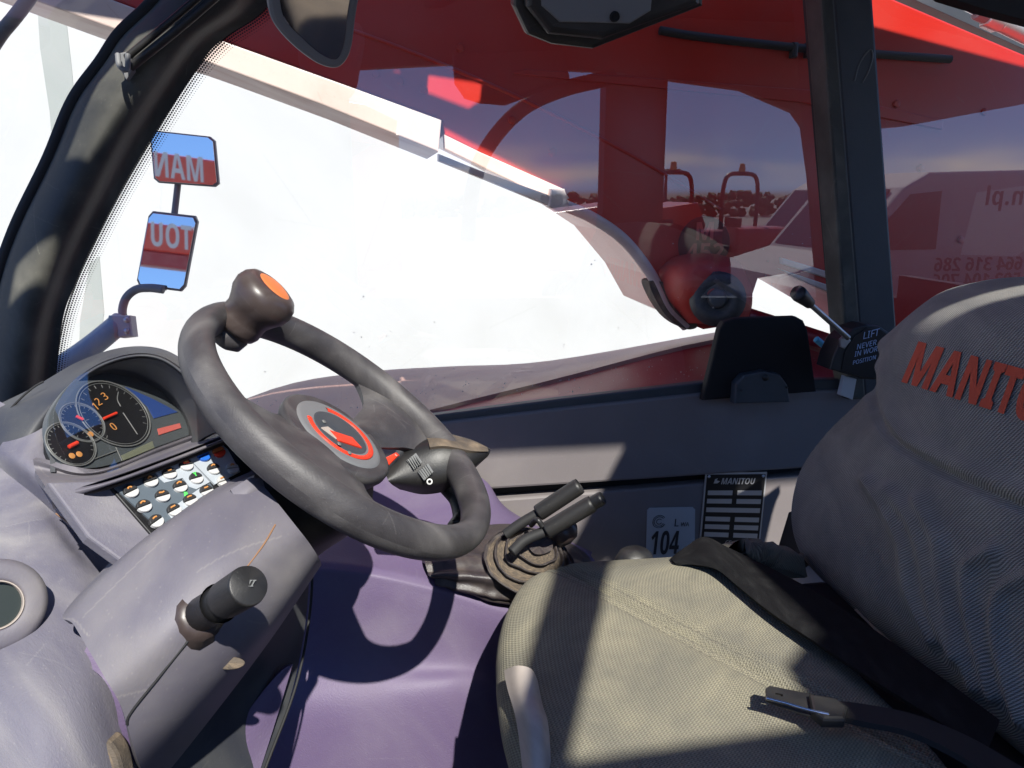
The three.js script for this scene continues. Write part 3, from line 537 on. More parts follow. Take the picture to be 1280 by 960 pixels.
  // pale edge of the housing below the column and the broken corner
  part('edge_trim', shell(surf(rowsPD([[[100, 826, .575], [130, 850, .57], [146, 890, .572], [152, 960, .585]], [[112, 800, .585], [160, 850, .575], [172, 905, .575], [160, 985, .59]]])), 20, 6, 0.006), M.purple, t);
  part('broken_corner', plate([[118, 935], [132, 928], [146, 946], [150, 990], [116, 990]].map(([x, y]) => PD(x, y, 0.552)), 0.02, { bevel: 0.004, smooth: true }), M.dusty, t, 'dirty broken corner at the bottom of the dashboard');
  // dark well under the dashboard and its purple rim
  part('inner_wall', shell(surf(rowsPD([[[330, 640, .78], [388, 640, .86]], [[320, 780, .74], [384, 760, .86]], [[250, 900, .70], [366, 860, .82]], [[190, 985, .66], [325, 985, .76]]])), 14, 24, 0.008), M.cowl, t);
  part('rim', tube([[391, 690, .86], [388, 760, .86], [372, 850, .825], [330, 965, .765]].map((p) => PD(...p)), 0.0015, 8), M.rubber, t);
  part('lower_skirt', shell(surf(rowsPD([[[366, 830, .80], [352, 838, .79], [330, 862, .775]], [[345, 900, .78], [325, 905, .765], [300, 905, .75]], [[318, 985, .755], [290, 985, .74], [255, 985, .72]]])), 10, 14, 0.006), M.purple, t);
}
{
  const t = thing('instrument_cluster', 'dark instrument cluster with three ringed gauges under a clear lens', 'instrument cluster', CL.p);
  const face = [[64, 522], [74, 498], [100, 470], [140, 462], [180, 466], [219, 490], [240, 522], [238, 546], [170, 578], [112, 596], [86, 580], [70, 556]];
  part('face', plate(face.map((p) => cl(p[0], p[1], -0.006)), 0.01, { smooth: true }), M.facia, t);
  part('backing', plate([[80, 585], [78, 530], [98, 490], [135, 462], [180, 458], [225, 480], [255, 520], [250, 565], [120, 600]].map((p) => cl(p[0], p[1], -0.022)), 0.012), M.matt, t);
  part('lens', (() => { const g = plate(face.map((p) => cl(p[0], p[1], 0.004)), 0.0005, { smooth: true, bevel: 0 }); const p = clean(g).attributes.position; return g; })(), M.lens, t);
  const ringAt = (x, y, r, w) => { const g = new THREE.TorusGeometry(r, w, 8, 48); g.rotateX(Math.PI / 2); g.applyMatrix4(turnTo(CL.n)); const c = cl(x, y, -0.004); g.translate(c.x, c.y, c.z); return clean(g); };
  const disc = (x, y, r) => spin([[0, 0.0008], [r, 0.0008], [r, 0]], cl(x, y, -0.0055), CL.n, 36);
  for (const [x, y, r] of [[146, 514, 0.0395], [106, 525, 0.0225], [92, 552, 0.024]]) {
    const gd = part('gauge', disc(x, y, r), M.plateBlack, t);
    part('gauge_ring', [ringAt(x, y, r, 0.0008), ringAt(x, y, r * 0.93, 0.0004)], M.glare, gd);
    const ticks = [], dn = V(0, 1, 0).cross(CL.n).normalize(), up = CL.n.clone().cross(dn), c = cl(x, y, -0.0042);
    for (let k = 0; k < 19; k++) { const a = -0.7 + k * 0.25, e = dn.clone().multiplyScalar(Math.cos(a)).addScaledVector(up, Math.sin(a)); ticks.push(tube([c.clone().addScaledVector(e, r * 0.8), c.clone().addScaledVector(e, r * 0.89)], 0.00045, 4, 1)); }
    part('scale', ticks, M.glare, gd);
  }
  const along = V(0, 1, 0).cross(CL.n).normalize().applyAxisAngle(CL.n, 0.1);
  for (const [s, x, y] of [['1', 122, 507], ['2', 126, 501], ['3', 134, 494], ['0', 145, 532]]) part('numeral', laid(letters(s, 0.006, { center: true, thin: true }), cl(x, y, -0.0035), along, CL.n), M.amber, t);
  const needle = (a, b, w, m) => part('needle', tube([cl(...a, -0.002), cl(...b, -0.002)], w, 6, 1), m, t);
  needle([131, 522], [147, 515], 0.0016, M.logoRed); needle([97, 519], [105, 523], 0.0016, M.logoRed); needle([88, 557], [98, 552], 0.0022, M.logoRed);
  part('pointer_line', tube([cl(156, 514, -0.003), cl(174, 541, -0.003)], 0.0006, 6, 1), M.glare, t);
  part('pointer_line', tube([cl(150, 488, -0.003), cl(149, 498, -0.003), cl(153, 506, -0.003)], 0.0006, 6), M.glare, t);
  for (const [x, y] of [[116, 540], [102, 565], [93, 567]]) part('warning_light', spin([[0, 0.0006], [0.0028, 0.0006], [0.0031, 0]], cl(x, y, -0.004), CL.n, 18), M.amber, t);
  part('display', plate([[155, 566], [194, 548], [198, 560], [160, 577]].map((p) => cl(p[0], p[1], -0.0045)), 0.002), M.lcd, t);
  part('divider', [tube([cl(118, 572, -0.0045), cl(150, 560, -0.0045)], 0.0006, 5, 1), tube([cl(148, 556, -0.0045), cl(158, 578, -0.0045)], 0.0006, 5, 1)], M.glare, t);
  part('warning_band', plate([[200, 533], [228, 526], [230, 532], [202, 541]].map((p) => cl(p[0], p[1], -0.0045)), 0.001), M.decal, t);
  part('warning_field', plate([[160, 480], [196, 496], [226, 512], [196, 520], [188, 505]].map((p) => cl(p[0], p[1], -0.005)), 0.001), M.field, t);
}
{
  const t = thing('switch_panel', 'sloping switch panel with rows of small pale rocker switches', 'switch panel', SW.p);
  const q = (pts, l = 0) => pts.map((p) => sw(p[0], p[1], l));
  part('base', plate(q([[136, 606], [290, 541], [322, 582], [190, 668]], -0.001), 0.012), M.plateBlack, t);
  part('dark_field', plate(q([[141, 608], [190, 588], [200, 600], [207, 604], [220, 599], [230, 601], [236, 609], [246, 612], [256, 607], [262, 604], [266, 610], [198, 660]], 0.0006), 0.002, { bevel: 0 }), M.slateField, t);
  part('light_field', plate(q([[191, 587], [231, 570], [262, 603], [245, 612], [236, 609], [228, 598], [205, 604], [199, 599]], 0.0008), 0.002, { bevel: 0 }), M.paleField, t);
  part('light_field', plate(q([[232, 569.5], [266, 555], [276, 555], [284, 562], [300, 590], [268, 606]], 0.0008), 0.002, { bevel: 0 }), M.paleField, t);
  part('light_field', plate(q([[208, 640], [252, 609], [262, 616], [216, 652]], 0.0008), 0.002, { bevel: 0 }), M.paleField, t);
  const ux = V(0, 1, 0).cross(SW.n).normalize(), vy = SW.n.clone().cross(ux);
  const S = [[160, 613, 165, 619], [185, 600, 189, 606], [209, 590.5, 212, 596], [230, 580, 233, 586], [251, 568, 256, 574.5, 'b'], [270, 563, 275, 569.5, 'r'], [176.5, 631, 181, 637.5], [200, 618, 204, 625], [222, 606.5, 226, 613], [242, 596, 246, 602.5, 'g'], [264, 584.5, 268, 591], [191, 650, 197, 656], [214, 636, 219, 642], [234.5, 623.5, 239, 630], [255, 612, 259, 618], [288, 584, 291, 590, 'p'], [276, 600, 280, 606, 'p']];
  for (const [ax, ay, bx, by, k] of S) {
    const a = sw(ax, ay), b = sw(bx, by), d = b.clone().sub(a).normalize(), e = SW.n.clone().cross(d).normalize();
    const half = (c, r, sgn) => { const pts = []; for (let i = 0; i <= 14; i++) { const f = Math.PI * i / 14; pts.push(c.clone().addScaledVector(e, Math.cos(f) * r * 1.12).addScaledVector(d, sgn * Math.sin(f) * r * 0.95)); } return pts.map((p) => p.addScaledVector(SW.n, 0.0036)); };
    const c = a.clone().lerp(b, 0.5);
    const btn = part('rocker', plate(half(c.clone().addScaledVector(d, 0.0004), 0.0056, 1), 0.004, { bevel: 0.0008, n: SW.n }), k === 'b' ? M.blue : k === 'r' ? M.logoRed : M.white, t);
    const ic = part('icon', plate(half(c.clone().addScaledVector(d, -0.0004), 0.0056, -1), 0.004, { bevel: 0.0006, n: SW.n }), k === 'b' ? M.blue : k === 'r' ? M.orange : k === 'p' ? M.lightGrey : M.ink, btn);
    if (!k || k === 'p') part('symbol', [tube([a.clone().addScaledVector(SW.n, 0.004).addScaledVector(e, -0.0016 - 0.001 * rnd()), a.clone().addScaledVector(SW.n, 0.004).addScaledVector(d, -0.0012 + 0.002 * rnd()), a.clone().addScaledVector(SW.n, 0.004).addScaledVector(e, 0.0018)], 0.00085, 5)], M.amber, btn);
    if (k === 'g') part('symbol', laid(letters('Y', 0.003, { center: true }), a.clone().addScaledVector(SW.n, 0.0036), e, SW.n), M.green, btn);
    if (ax === 230) part('symbol', plate([[-1, -1], [1, -1], [1, 1], [-1, 1]].map(([p, r]) => a.clone().addScaledVector(e, p * 0.0028).addScaledVector(d, r * 0.0017).addScaledVector(SW.n, 0.0041)), 0.001), M.logoRed, btn);
  }
  part('indicator', plate(q([[229, 616], [233, 616], [235, 621], [230, 622]], 0.0022), 0.002), M.green, t);
}
// ---------------------------------------------------------------- steering column, ignition lever
const HUB = PD(435, 529, 0.80), WN = V(0.623, 0.774, 0.114).normalize();
{
  const t = thing('column_shroud', 'grey plastic steering column shroud below the switch panel', 'column shroud', PD(240, 760, 0.57));
  const body = surf(rowsPD([
    [[150, 690, .66], [250, 622, .68], [318, 588, .72], [350, 590, .76]],
    [[82, 763, .575], [165, 686, .60], [245, 629, .635], [318, 594, .675]],
    [[93, 782, .552], [176, 704, .578], [256, 645, .612], [336, 615, .655]],
    [[128, 842, .53], [206, 770, .55], [288, 698, .585], [368, 655, .64]],
    [[152, 885, .535], [228, 812, .553], [312, 740, .59], [386, 678, .65]],
    [[172, 950, .565], [246, 876, .585], [328, 792, .62], [399, 698, .675]],
    [[190, 990, .66], [262, 900, .67], [338, 800, .70], [402, 706, .74]]]));
  part('shell', shell(body, 48, 48, 0.006), M.shroud, t);
  const seam = (pts, m, r) => part('seam', tube(pts.map(([x, y]) => onto(body, x, y)), r, 6), m, t);
  seam([[236, 800], [200, 845], [160, 897], [144, 920]], M.rubber, 0.0011);
  seam([[344, 656], [330, 680], [306, 712]], M.rust, 0.0008);
  part('corner_flap', shell(surf(rowsPD([[[288, 612, .642], [312, 598, .655], [328, 598, .665]], [[300, 630, .64], [318, 612, .65], [332, 612, .66]], [[315, 640, .655], [328, 628, .66], [336, 626, .668]]])), 10, 10, 0.004), M.shroud, t, 'curled pale corner of the shroud');
  const hp = onto(body, 286, 829), hn = EYE.clone().sub(hp).normalize();
  part('slot', spin([[0, 0], [0.011, 0], [0.012, -0.003]], hp.clone().addScaledVector(hn, 0.001), hn, 20, 1, 0.4), M.dusty, t);
}
{
  const t = thing('ignition_lever', 'black stubby column lever with round end standing out of the shroud', 'lever', PD(262, 765, 0.555));
  const a = PD(240, 775, 0.572), b = PD(312, 731, 0.520), ax = b.clone().sub(a), l = ax.length();
  part('collar', spin([[0, -0.012], [0.0235, -0.010], [0.023, 0.004], [0.019, 0.009], [0.0185, 0.016], [0.013, 0.018]], a, ax, 12), M.knob, t);
  part('stem', spin([[0.013, 0.008], [0.0125, l * 0.45], [0.0145, l * 0.5]], a, ax, 24), M.black, t);
  part('grip', spin([[0.0115, l * 0.35], [0.0128, l * 0.38], [0.0128, l * 0.5], [0.012, l * 0.52], [0.012, l * 0.58], [0.0136, l * 0.62], [0.0142, l * 0.96], [0.0132, l], [0.0, l + 0.001]], a, ax, 32), M.black, t);
  part('end_mark', laid(letters('II', 0.0035, { center: true, lean: 0.3 }), b.clone().addScaledVector(ax.clone().normalize(), 0.0012), RIGHT, ax.clone().normalize()), M.glare, t);
}
{
  const t = thing('steering_wheel', 'worn black steering wheel with spinner knob and red ringed hub badge', 'steering wheel', HUB);
  const R = 0.17;
  const rim = new THREE.TorusGeometry(R, 0.0150, 24, 140); metres(rim, 1.07, 0.12); rim.rotateX(Math.PI / 2); rim.scale(1, 1.25, 1);
  rim.applyMatrix4(turnTo(WN)); rim.translate(HUB.x, HUB.y, HUB.z);
  part('rim', rim, M.wheel, t);
  const ea = WN.clone().cross(V(0, 1, 0)).normalize(), eb = WN.clone().cross(ea).normalize();
  const wp = (r, deg, h) => { const a = deg * Math.PI / 180; return HUB.clone().addScaledVector(ea, r * Math.cos(a)).addScaledVector(eb, r * Math.sin(a)).addScaledVector(WN, h); };
  const spoke = (c, half, thick) => {
    const S = (s, k) => { const r = 0.03 + k * (R - 0.03), w = half * (k < 0.35 ? 1.25 - 0.25 * k / 0.35 : 1) * (k > 0.62 ? 1 + 0.75 * Math.pow((k - 0.62) / 0.38, 1.6) : 1), q = (s - 0.5) * 2; return wp(r, c + q * w, -0.019 * (1 - Math.pow(k, 2.2)) + 0.005 - 0.012 * q * q * (k > 0.2 ? 1 : k / 0.2)); };
    return part('spoke', shell(S, 28, 24, thick), M.wheel, t);
  };
  spoke(161, 17, 0.012); spoke(-7, 52, 0.010);
  part('hub', spin([[0.03, -0.075], [0.05, -0.07], [0.056, -0.05], [0.066, -0.026], [0.066, -0.018], [0.062, -0.0155], [0.05, -0.0152]], HUB, WN, 44), M.wheel, t);
  const hc = HUB.clone().addScaledVector(WN, -0.0165);
  const badge = part('badge', spin([[0, 0.0034], [0.047, 0.0034], [0.0515, 0.002], [0.053, 0]], hc, WN, 48), M.grey, t);
  const arc = new THREE.TorusGeometry(0.0385, 0.0032, 8, 60, 5.0); arc.rotateX(Math.PI / 2); arc.scale(1, 0.4, 1); arc.rotateY(2.15); arc.applyMatrix4(turnTo(WN)); arc.translate(...hc.clone().addScaledVector(WN, 0.0037).toArray());
  part('red_ring', arc, M.logoRed, badge);
  const bp = (r, d) => wp(r, d, -0.0112);
  part('badge_centre', spin([[0, 0.0046], [0.031, 0.0046], [0.033, 0.0034]], hc, WN, 36), M.slate, badge);
  const bq = PP(plane(HUB.clone().addScaledVector(WN, -0.0108), WN));
  part('badge_stripe', plate([[402, 534], [410, 533], [426, 545], [421, 548]].map((p) => bq(...p)), 0.0015, { bevel: 0 }), M.cream, badge);
  part('badge_stripe', plate([[412, 538], [440, 547], [452, 560], [424, 551]].map((p) => bq(p[0], p[1], 0.0006)), 0.0015, { bevel: 0 }), M.logoRed, badge);
  for (const [x, y] of [[405, 527], [424, 555], [437, 566]]) part('badge_dot', spin([[0, 0.001], [0.002, 0.001], [0.0025, 0]], bq(x, y), WN, 10), M.glare, badge);
  // spinner knob
  const kb = wp(R - 0.016, -97, -0.008), kx = WN.clone().addScaledVector(V(0.75, 0.35, 0.05), 0.45).normalize();
  part('knob_clamp', spin([[0.012, -0.012], [0.02, -0.006], [0.021, 0.004], [0.015, 0.014]], kb, kx, 28), M.wheel, t);
  const kn = part('spinner_knob', spin([[0.012, 0.006], [0.0235, 0.010], [0.0255, 0.016], [0.0245, 0.024], [0.0245, 0.030], [0.028, 0.038], [0.0325, 0.046], [0.0340, 0.055], [0.032, 0.063], [0.0275, 0.0685], [0.021, 0.071], [0, 0.071]], kb, kx, 40), M.knob, t);
  part('knob_cap', spin([[0, 0.0728], [0.0135, 0.0728], [0.0185, 0.071]], kb, kx, 36), M.orange, kn);
}
{
  const t = thing('steering_column', 'dark tapered steering column housing under the wheel hub', 'steering column', HUB.clone().addScaledVector(WN, -0.1));
  part('housing', spin([[0.0, -0.045], [0.066, -0.046], [0.075, -0.06], [0.078, -0.085], [0.068, -0.12], [0.05, -0.2], [0.05, -0.3], [0, -0.3]], HUB, WN, 44), M.black, t);
  part('side_cover', shell(surf(rowsPD([[[372, 652, .80], [392, 652, .80], [404, 650, .81]], [[382, 672, .785], [396, 668, .785], [405, 660, .80]], [[372, 700, .785], [388, 690, .785], [398, 676, .80]]])), 10, 12, 0.01), M.bluegrey, t);
}
{
  // combination switch behind the wheel
  const t = thing('combination_switch', 'black beaked combination switch with ribbed buttons behind the wheel rim', 'switch', PD(545, 575, 0.93));
  const S = surf(rowsPD([
    [[480, 580, .93], [505, 556, .95], [545, 541, .97], [585, 548, .965], [612, 560, .955]],
    [[482, 592, .905], [510, 566, .915], [550, 555, .92], [590, 562, .93], [613, 564, .95]],
    [[488, 604, .90], [520, 600, .905], [556, 596, .91], [588, 584, .925], [610, 570, .95]],
    [[500, 612, .93], [530, 618, .935], [562, 612, .94], [584, 594, .945], [606, 574, .955]]]));
  part('body', shell(S, 36, 24, 0.01), M.black, t);
  part('top_cap', shell((s, k) => { const p = S(0.42 + 0.55 * s, 0.02 + 0.34 * k), q = S(0.5, 0.1); return p.clone().addScaledVector(EYE.clone().sub(p).normalize(), 0.005); }, 24, 12, 0.006), M.dusty, t);
  const P = (x, y, l = 0) => { const p = onto(S, x, y); return p.addScaledVector(EYE.clone().sub(p).normalize(), l); };
  for (const c of [[[508, 576], [520, 566], [528, 578], [516, 588]], [[522, 590], [535, 579], [542, 590], [530, 601]]]) {
    const btn = part('rocker_button', plate(c.map((p) => P(...p, 0.004)), 0.006, { n: EYE.clone().sub(P(525, 582)) }), M.grey, t);
    part('rib', [0.15, 0.32, 0.5, 0.68, 0.85].map((f) => { const l = (a, b) => [a[0] + (b[0] - a[0]) * f, a[1] + (b[1] - a[1]) * f]; return tube([P(...l(c[0], c[1]), 0.0048), P(...l(c[3], c[2]), 0.0048)], 0.0008, 6, 1); }), M.glare, btn);
  }
  part('horn_mark', spin([[0.002, 0.0006], [0.0036, 0.0006], [0.0036, 0]], P(537, 602, 0.003), EYE.clone().sub(P(537, 602)).normalize(), 20), M.white, t);
  part('red_switch', plate([[478, 574], [494, 566], [498, 570], [484, 584], [479, 584]].map(([x, y]) => PD(x, y, 0.90)), 0.012, { bevel: 0.002 }), M.logoRed, t);
  part('stalk', tube([PD(560, 605, .95), PD(574, 622, .945), PD(580, 648, .93), PD(572, 662, .91)], 0.014, 12), M.black, t);
}
// ---------------------------------------------------------------- console with levers
{
  const t = thing('side_console', 'purple plastic side console below the steering wheel', 'console', PZ(500, 760, -0.97));
  const r = (l) => l.map(([x, y, z]) => PZ(x, y, z));
  const S = surf([r([[280, 560, -1.24], [450, 575, -1.24], [560, 580, -1.24], [606, 600, -1.24], [640, 640, -1.24], [740, 690, -1.24]]),
    r([[300, 620, -1.16], [440, 625, -1.14], [560, 628, -1.15], [612, 640, -1.17], [660, 662, -1.18], [740, 702, -1.19]]),
    r([[310, 680, -1.02], [440, 690, -1.0], [540, 705, -1.0], [620, 725, -1.0], [690, 740, -1.02], [760, 760, -1.05]]),
    r([[310, 704, -0.985], [440, 710, -0.965], [540, 730, -0.96], [620, 752, -0.96], [690, 770, -0.965], [760, 790, -0.98]]),
    r([[308, 725, -0.975], [440, 732, -0.955], [540, 752, -0.95], [620, 775, -0.948], [690, 795, -0.955], [760, 815, -0.97]]),
    r([[300, 830, -0.955], [440, 820, -0.94], [540, 826, -0.935], [600, 830, -0.94], [690, 850, -0.96], [760, 880, -0.98]]),
    r([[290, 900, -0.915], [430, 895, -0.90], [540, 880, -0.90], [600, 880, -0.91], [690, 900, -0.93], [760, 920, -0.95]]),
    r([[270, 1060, -0.88], [420, 1060, -0.87], [540, 1060, -0.87], [600, 1060, -0.88], [690, 1060, -0.9], [760, 1060, -0.92]])]);
  part('moulding', shell(S, 60, 70, 0.006, (p) => 0.0012 * fbm(p.x * 7, p.y * 7, p.z * 7, 2)), M.purple, t);
  part('rear_moulding', shell(surf([r([[690, 678, -1.1], [725, 700, -1.1], [752, 735, -1.1]]), r([[700, 672, -1.14], [738, 694, -1.14], [765, 735, -1.14]])]), 14, 6, 0.008), M.purple, t);
}
{
  const t = thing('lever_boot', 'crumpled black leather boot round the foot of the two control levers', 'lever boot', PZ(650, 710, -1.0));
  const r = (l) => l.map(([x, y, z]) => PZ(x, y, z));
  const S = surf([r([[520, 672, -1.1], [580, 660, -1.12], [640, 655, -1.12], [690, 668, -1.12], [730, 690, -1.12], [745, 712, -1.12]]),
    r([[525, 690, -1.02], [580, 684, -1.02], [640, 680, -1.04], [690, 690, -1.05], [728, 702, -1.06], [748, 720, -1.06]]),
    r([[534, 712, -0.965], [580, 712, -0.955], [640, 715, -0.95], [690, 718, -0.96], [725, 722, -0.98], [750, 728, -1.0]]),
    r([[544, 728, -0.958], [585, 738, -0.945], [640, 750, -0.94], [690, 752, -0.945], [725, 748, -0.96], [750, 742, -0.98]]),
    r([[548, 734, -0.965], [588, 745, -0.955], [640, 758, -0.95], [690, 762, -0.955], [725, 758, -0.965], [750, 752, -0.985]])]);
  part('base', shell(S, 90, 60, 0.004, (p, s, k) => 0.0045 * Math.sin(34 * k + 5 * s + 2.2 * fbm(s * 5, k * 3, 1, 2)) * Math.sin(Math.PI * k) * (1 - 0.6 * s) + 0.004 * fbm(p.x * 40, p.y * 40, p.z * 40, 2) * Math.min(1, 6 * k)), M.leather, t);
  // folded bellows: ridges of leather with dust between them
  const bc = PZ(662, 704, -0.968), ba = V(0.25, 0.9, 0.5).normalize(), prof = [], dust = [];
  for (let k = 0; k <= 60; k++) { const f = k / 60, rr = 0.068 - 0.05 * f; prof.push([rr + 0.005 * Math.sin(f * 4 * 2 * Math.PI), 0.002 + 0.036 * f + 0.005 * Math.cos(f * 4 * 2 * Math.PI)]); if (k % 4 === 0) dust.push([rr - 0.0032, 0.000 + 0.036 * f + 0.0008]); }
  prof.push([0, 0.038]);
  const crumple = (g) => { const p = g.attributes.position; for (let i = 0; i < p.count; i++) { const a = [p.getX(i), p.getY(i), p.getZ(i)], w = 0.008; for (let q = 0; q < 3; q++) a[q] += w * fbm(a[0] * 26 + q * 5, a[1] * 26, a[2] * 26 + q * 9, 2); p.setXYZ(i, ...a); } g.computeVertexNormals(); return g; };
  const smoothSpin = (pr) => { const g = new THREE.LatheGeometry(pr.map(([x, y]) => new THREE.Vector2(Math.max(1e-5, x), y)), 56); g.scale(1.0, 1, 0.8); g.applyMatrix4(turnTo(ba)); g.translate(bc.x, bc.y, bc.z); return crumple(g); };
  part('bellows', smoothSpin(prof), M.leather, t);
  part('fold_dust', smoothSpin(dust), M.dusty, t, 'dust caught between the folds');
}
{
  const lever = (label, pts, g0, g1, tip, r, m) => {
    const t = thing('control_lever', label, 'lever', PD(...pts[0]), 'control levers in the boot');
    part('stem', tube(pts.map((p) => PD(...p)), r * 0.62, 12), M.rubber, t);
    const a = PD(...g0), b = PD(...g1), ax = b.clone().sub(a), l = ax.length();
    part('grip', spin([[0, 0], [r * 0.95, 0.001], [r, 0.004], [r, l - 0.004], [r * 0.93, l], [r * 0.7, l], [r * 0.66, l - 0.004], [0, l - 0.004]], a, ax, 28), M.black, t);
    if (tip) { const c = PD(...tip); part('button', spin([[r * 0.8, -0.004], [r * 0.82, 0.012], [r * 0.74, 0.016], [r * 0.5, 0.016], [r * 0.45, 0.014], [0, 0.014]], b, c.sub(b), 24), M.black, t); }
    return t;
  };
  lever('upper black control lever farther from the seat', [[632, 668, 1.07], [650, 655, 1.07], [674, 641, 1.07]], [672, 642, 1.07], [725, 607, 1.06], null, 0.0118);
  const l2 = lever('lower black control lever with a push button end nearer the seat', [[640, 690, 1.02], [655, 676, 1.03], [684, 663, 1.035]], [682, 664, 1.035], [741, 629, 1.025], [754, 622, 1.02], 0.0118);
  part('link', tube([PD(664, 656, 1.05), PD(672, 650, 1.03), PD(678, 658, 1.03)], 0.004, 8), M.black, l2);
  const k = thing('round_knob', 'dark round knob tucked below the control lever grips', 'knob', PD(705, 662, 1.08));
  part('knob', spin([[0.006, -0.03], [0.013, -0.02], [0.019, -0.006], [0.02, 0.006], [0.014, 0.016], [0, 0.02]], PD(704, 664, 1.09), V(0.4, 0.8, 0.3), 24), M.knob, k);
  part('stem', tube([PD(704, 664, 1.09), PD(690, 690, 1.09)], 0.007, 10), M.rubber, k);
}
// ---------------------------------------------------------------- plates and labels on the trim panel
{
  const n = V(0, 0, 1), P = (x, y, l = 0) => PZ(x, y, PANEL_Z - 0.008 + 0.003 + l), tl = P(882, 591), tr = P(959, 591), bl = P(874, 691);
  const t = thing('identification_plate', 'black and silver identification plate riveted to the trim panel', 'plate', P(915, 640));
  const at = (u, v, l = 0) => { const a = P(882, 591), b = P(959, 590), c = P(948, 697), d = P(873, 693); const top = a.clone().lerp(b, u), bot = d.clone().lerp(c, u); return top.lerp(bot, v).add(V(0, 0, l)); };
  const rect = (u0, v0, u1, v1, l, tt = 0.0006, m = M.silver, name = 'field') => part(name, plate([at(u0, v0, l), at(u1, v0, l), at(u1, v1, l), at(u0, v1, l)], tt, { bevel: 0, n }), m, t);
  rect(0, 0, 1, 1, 0, 0.002, M.silver, 'backing');
  rect(0.025, 0.022, 0.975, 0.978, 0.0006, 0.0006, M.plateBlack, 'print');
  for (const [v, w] of [[0.21, 0], [0.31, 0], [0.415, 1], [0.525, 0], [0.62, 0], [0.715, 0]]) { if (w) rect(0.06, v, 0.94, v + 0.055, 0.0012); else { rect(0.06, v, 0.46, v + 0.055, 0.0012); rect(0.54, v, 0.94, v + 0.055, 0.0012); } }
  const along = tr.clone().sub(tl).normalize();
  part('lettering', laid(letters('MANITOU', 0.0088, { w: 0.066, lean: 0.15, t: 0.0003 }), at(0.26, 0.135, 0.0009), along, n), M.silver, t);
  part('emblem', plate([[0.14, 0.125], [0.16, 0.075], [0.2, 0.065], [0.185, 0.09], [0.24, 0.1], [0.2, 0.125]].map(([u, v]) => at(u, v, 0.0012)), 0.0005, { bevel: 0, n }), M.silver, t);
  part('lettering', [laid(letters('CE', 0.006, { t: 0.0003, thin: true }), at(0.42, 0.86, 0.0009), along, n), laid(letters('MADE IN FRANCE', 0.0022, { t: 0.0003, thin: true }), at(0.14, 0.925, 0.0009), along, n)].slice(0, 1), M.silver, t);
  for (const [u, v] of [[0.06, 0.045], [0.94, 0.045], [0.06, 0.955], [0.94, 0.955]]) part('rivet', spin([[0, 0.0018], [0.002, 0.0014], [0.003, 0]], at(u, v, 0.0006), n, 12), M.silver, t);
  const s = thing('noise_label', 'square silver noise level label reading 104 on the trim panel', 'label', P(838, 668));
  part('label_face', plate([[809, 638], [812, 635], [866, 634], [869, 637], [868, 712], [807, 716]].map((p) => P(...p)), 0.002, { bevel: 0.0004, n }), M.label, s);
  part('lettering', laid(letters('104', 0.034, { w: 0.056, t: 0.0004 }), P(812, 693, 0.0006), along, n), M.ink, s);
  part('lettering', [laid(letters('L', 0.011, { t: 0.0003, thin: true }), P(843, 658, 0.0006), along, n), laid(letters('WA', 0.006, { t: 0.0003, thin: true }), P(850.5, 658, 0.0006), along, n)], M.ink, s);
  const ring = (r) => { const g = new THREE.TorusGeometry(r, 0.0006, 6, 40, 5.2); g.rotateZ(0.6); const c = P(824, 652, 0.0006); g.translate(c.x, c.y, c.z); return clean(g); };
  part('symbol', [ring(0.0125), ring(0.0095), ring(0.005)], M.slate, s);
}
{
  const t = thing('marker_lever', 'black lever with handwritten half round guard at the foot of the centre pillar', 'lever', PZ(1075, 440, -1.14));
  const P = (x, y, z = -1.14) => PZ(x, y, z);
  part('guard', plate([[1038, 462], [1043, 444], [1052, 426], [1066, 412], [1084, 406], [1100, 408], [1112, 416], [1112, 476], [1076, 474]].map((p) => P(...p)), 0.045, { bevel: 0.003 }), M.black, t);
  const fp = part('face_plate', plate([[1052, 462], [1056, 440], [1068, 420], [1084, 410], [1100, 411], [1112, 420], [1112, 474], [1080, 472]].map((p) => P(p[0], p[1], -1.138)), 0.003, { bevel: 0.0005 }), M.plateBlack, t);
  const n = V(0, 0, 1), al = P(1110, 416).sub(P(1078, 424)).normalize(); al.z = 0; al.normalize();
  part('handwriting', [['LIFT', 1079, 424, 0.0085], ['NEVER', 1071, 437, 0.0065], ['IN WORK', 1068, 446, 0.0062], ['POSITION', 1066, 456, 0.005]].map(([s, x, y, h]) => laid(letters(s, h, { thin: true, lean: 0.25, t: 0.0003 }), P(x, y, -1.1374), al, n)), M.chalk, fp);
  part('bracket', plate([[1050, 424], [1057, 417], [1064, 426], [1056, 436], [1051, 434]].map((p) => P(p[0], p[1], -1.135)), 0.004), M.steel, t);
  part('rod', tube([P(1060, 422, -1.13), P(1008, 376, -1.09)], 0.0046, 12), M.steel, t);
  part('knob', spin([[0.0045, 0], [0.0085, 0.002], [0.0095, 0.012], [0.0125, 0.036], [0.0115, 0.043], [0, 0.045]], P(1013, 380, -1.094), P(988, 358, -1.07).sub(P(1013, 380, -1.094)), 28), M.black, t);
  part('support', plate([[1056, 470], [1071, 474], [1066, 500], [1050, 494]].map((p) => P(p[0], p[1], -1.15)), 0.01), M.lightGrey, t);
}
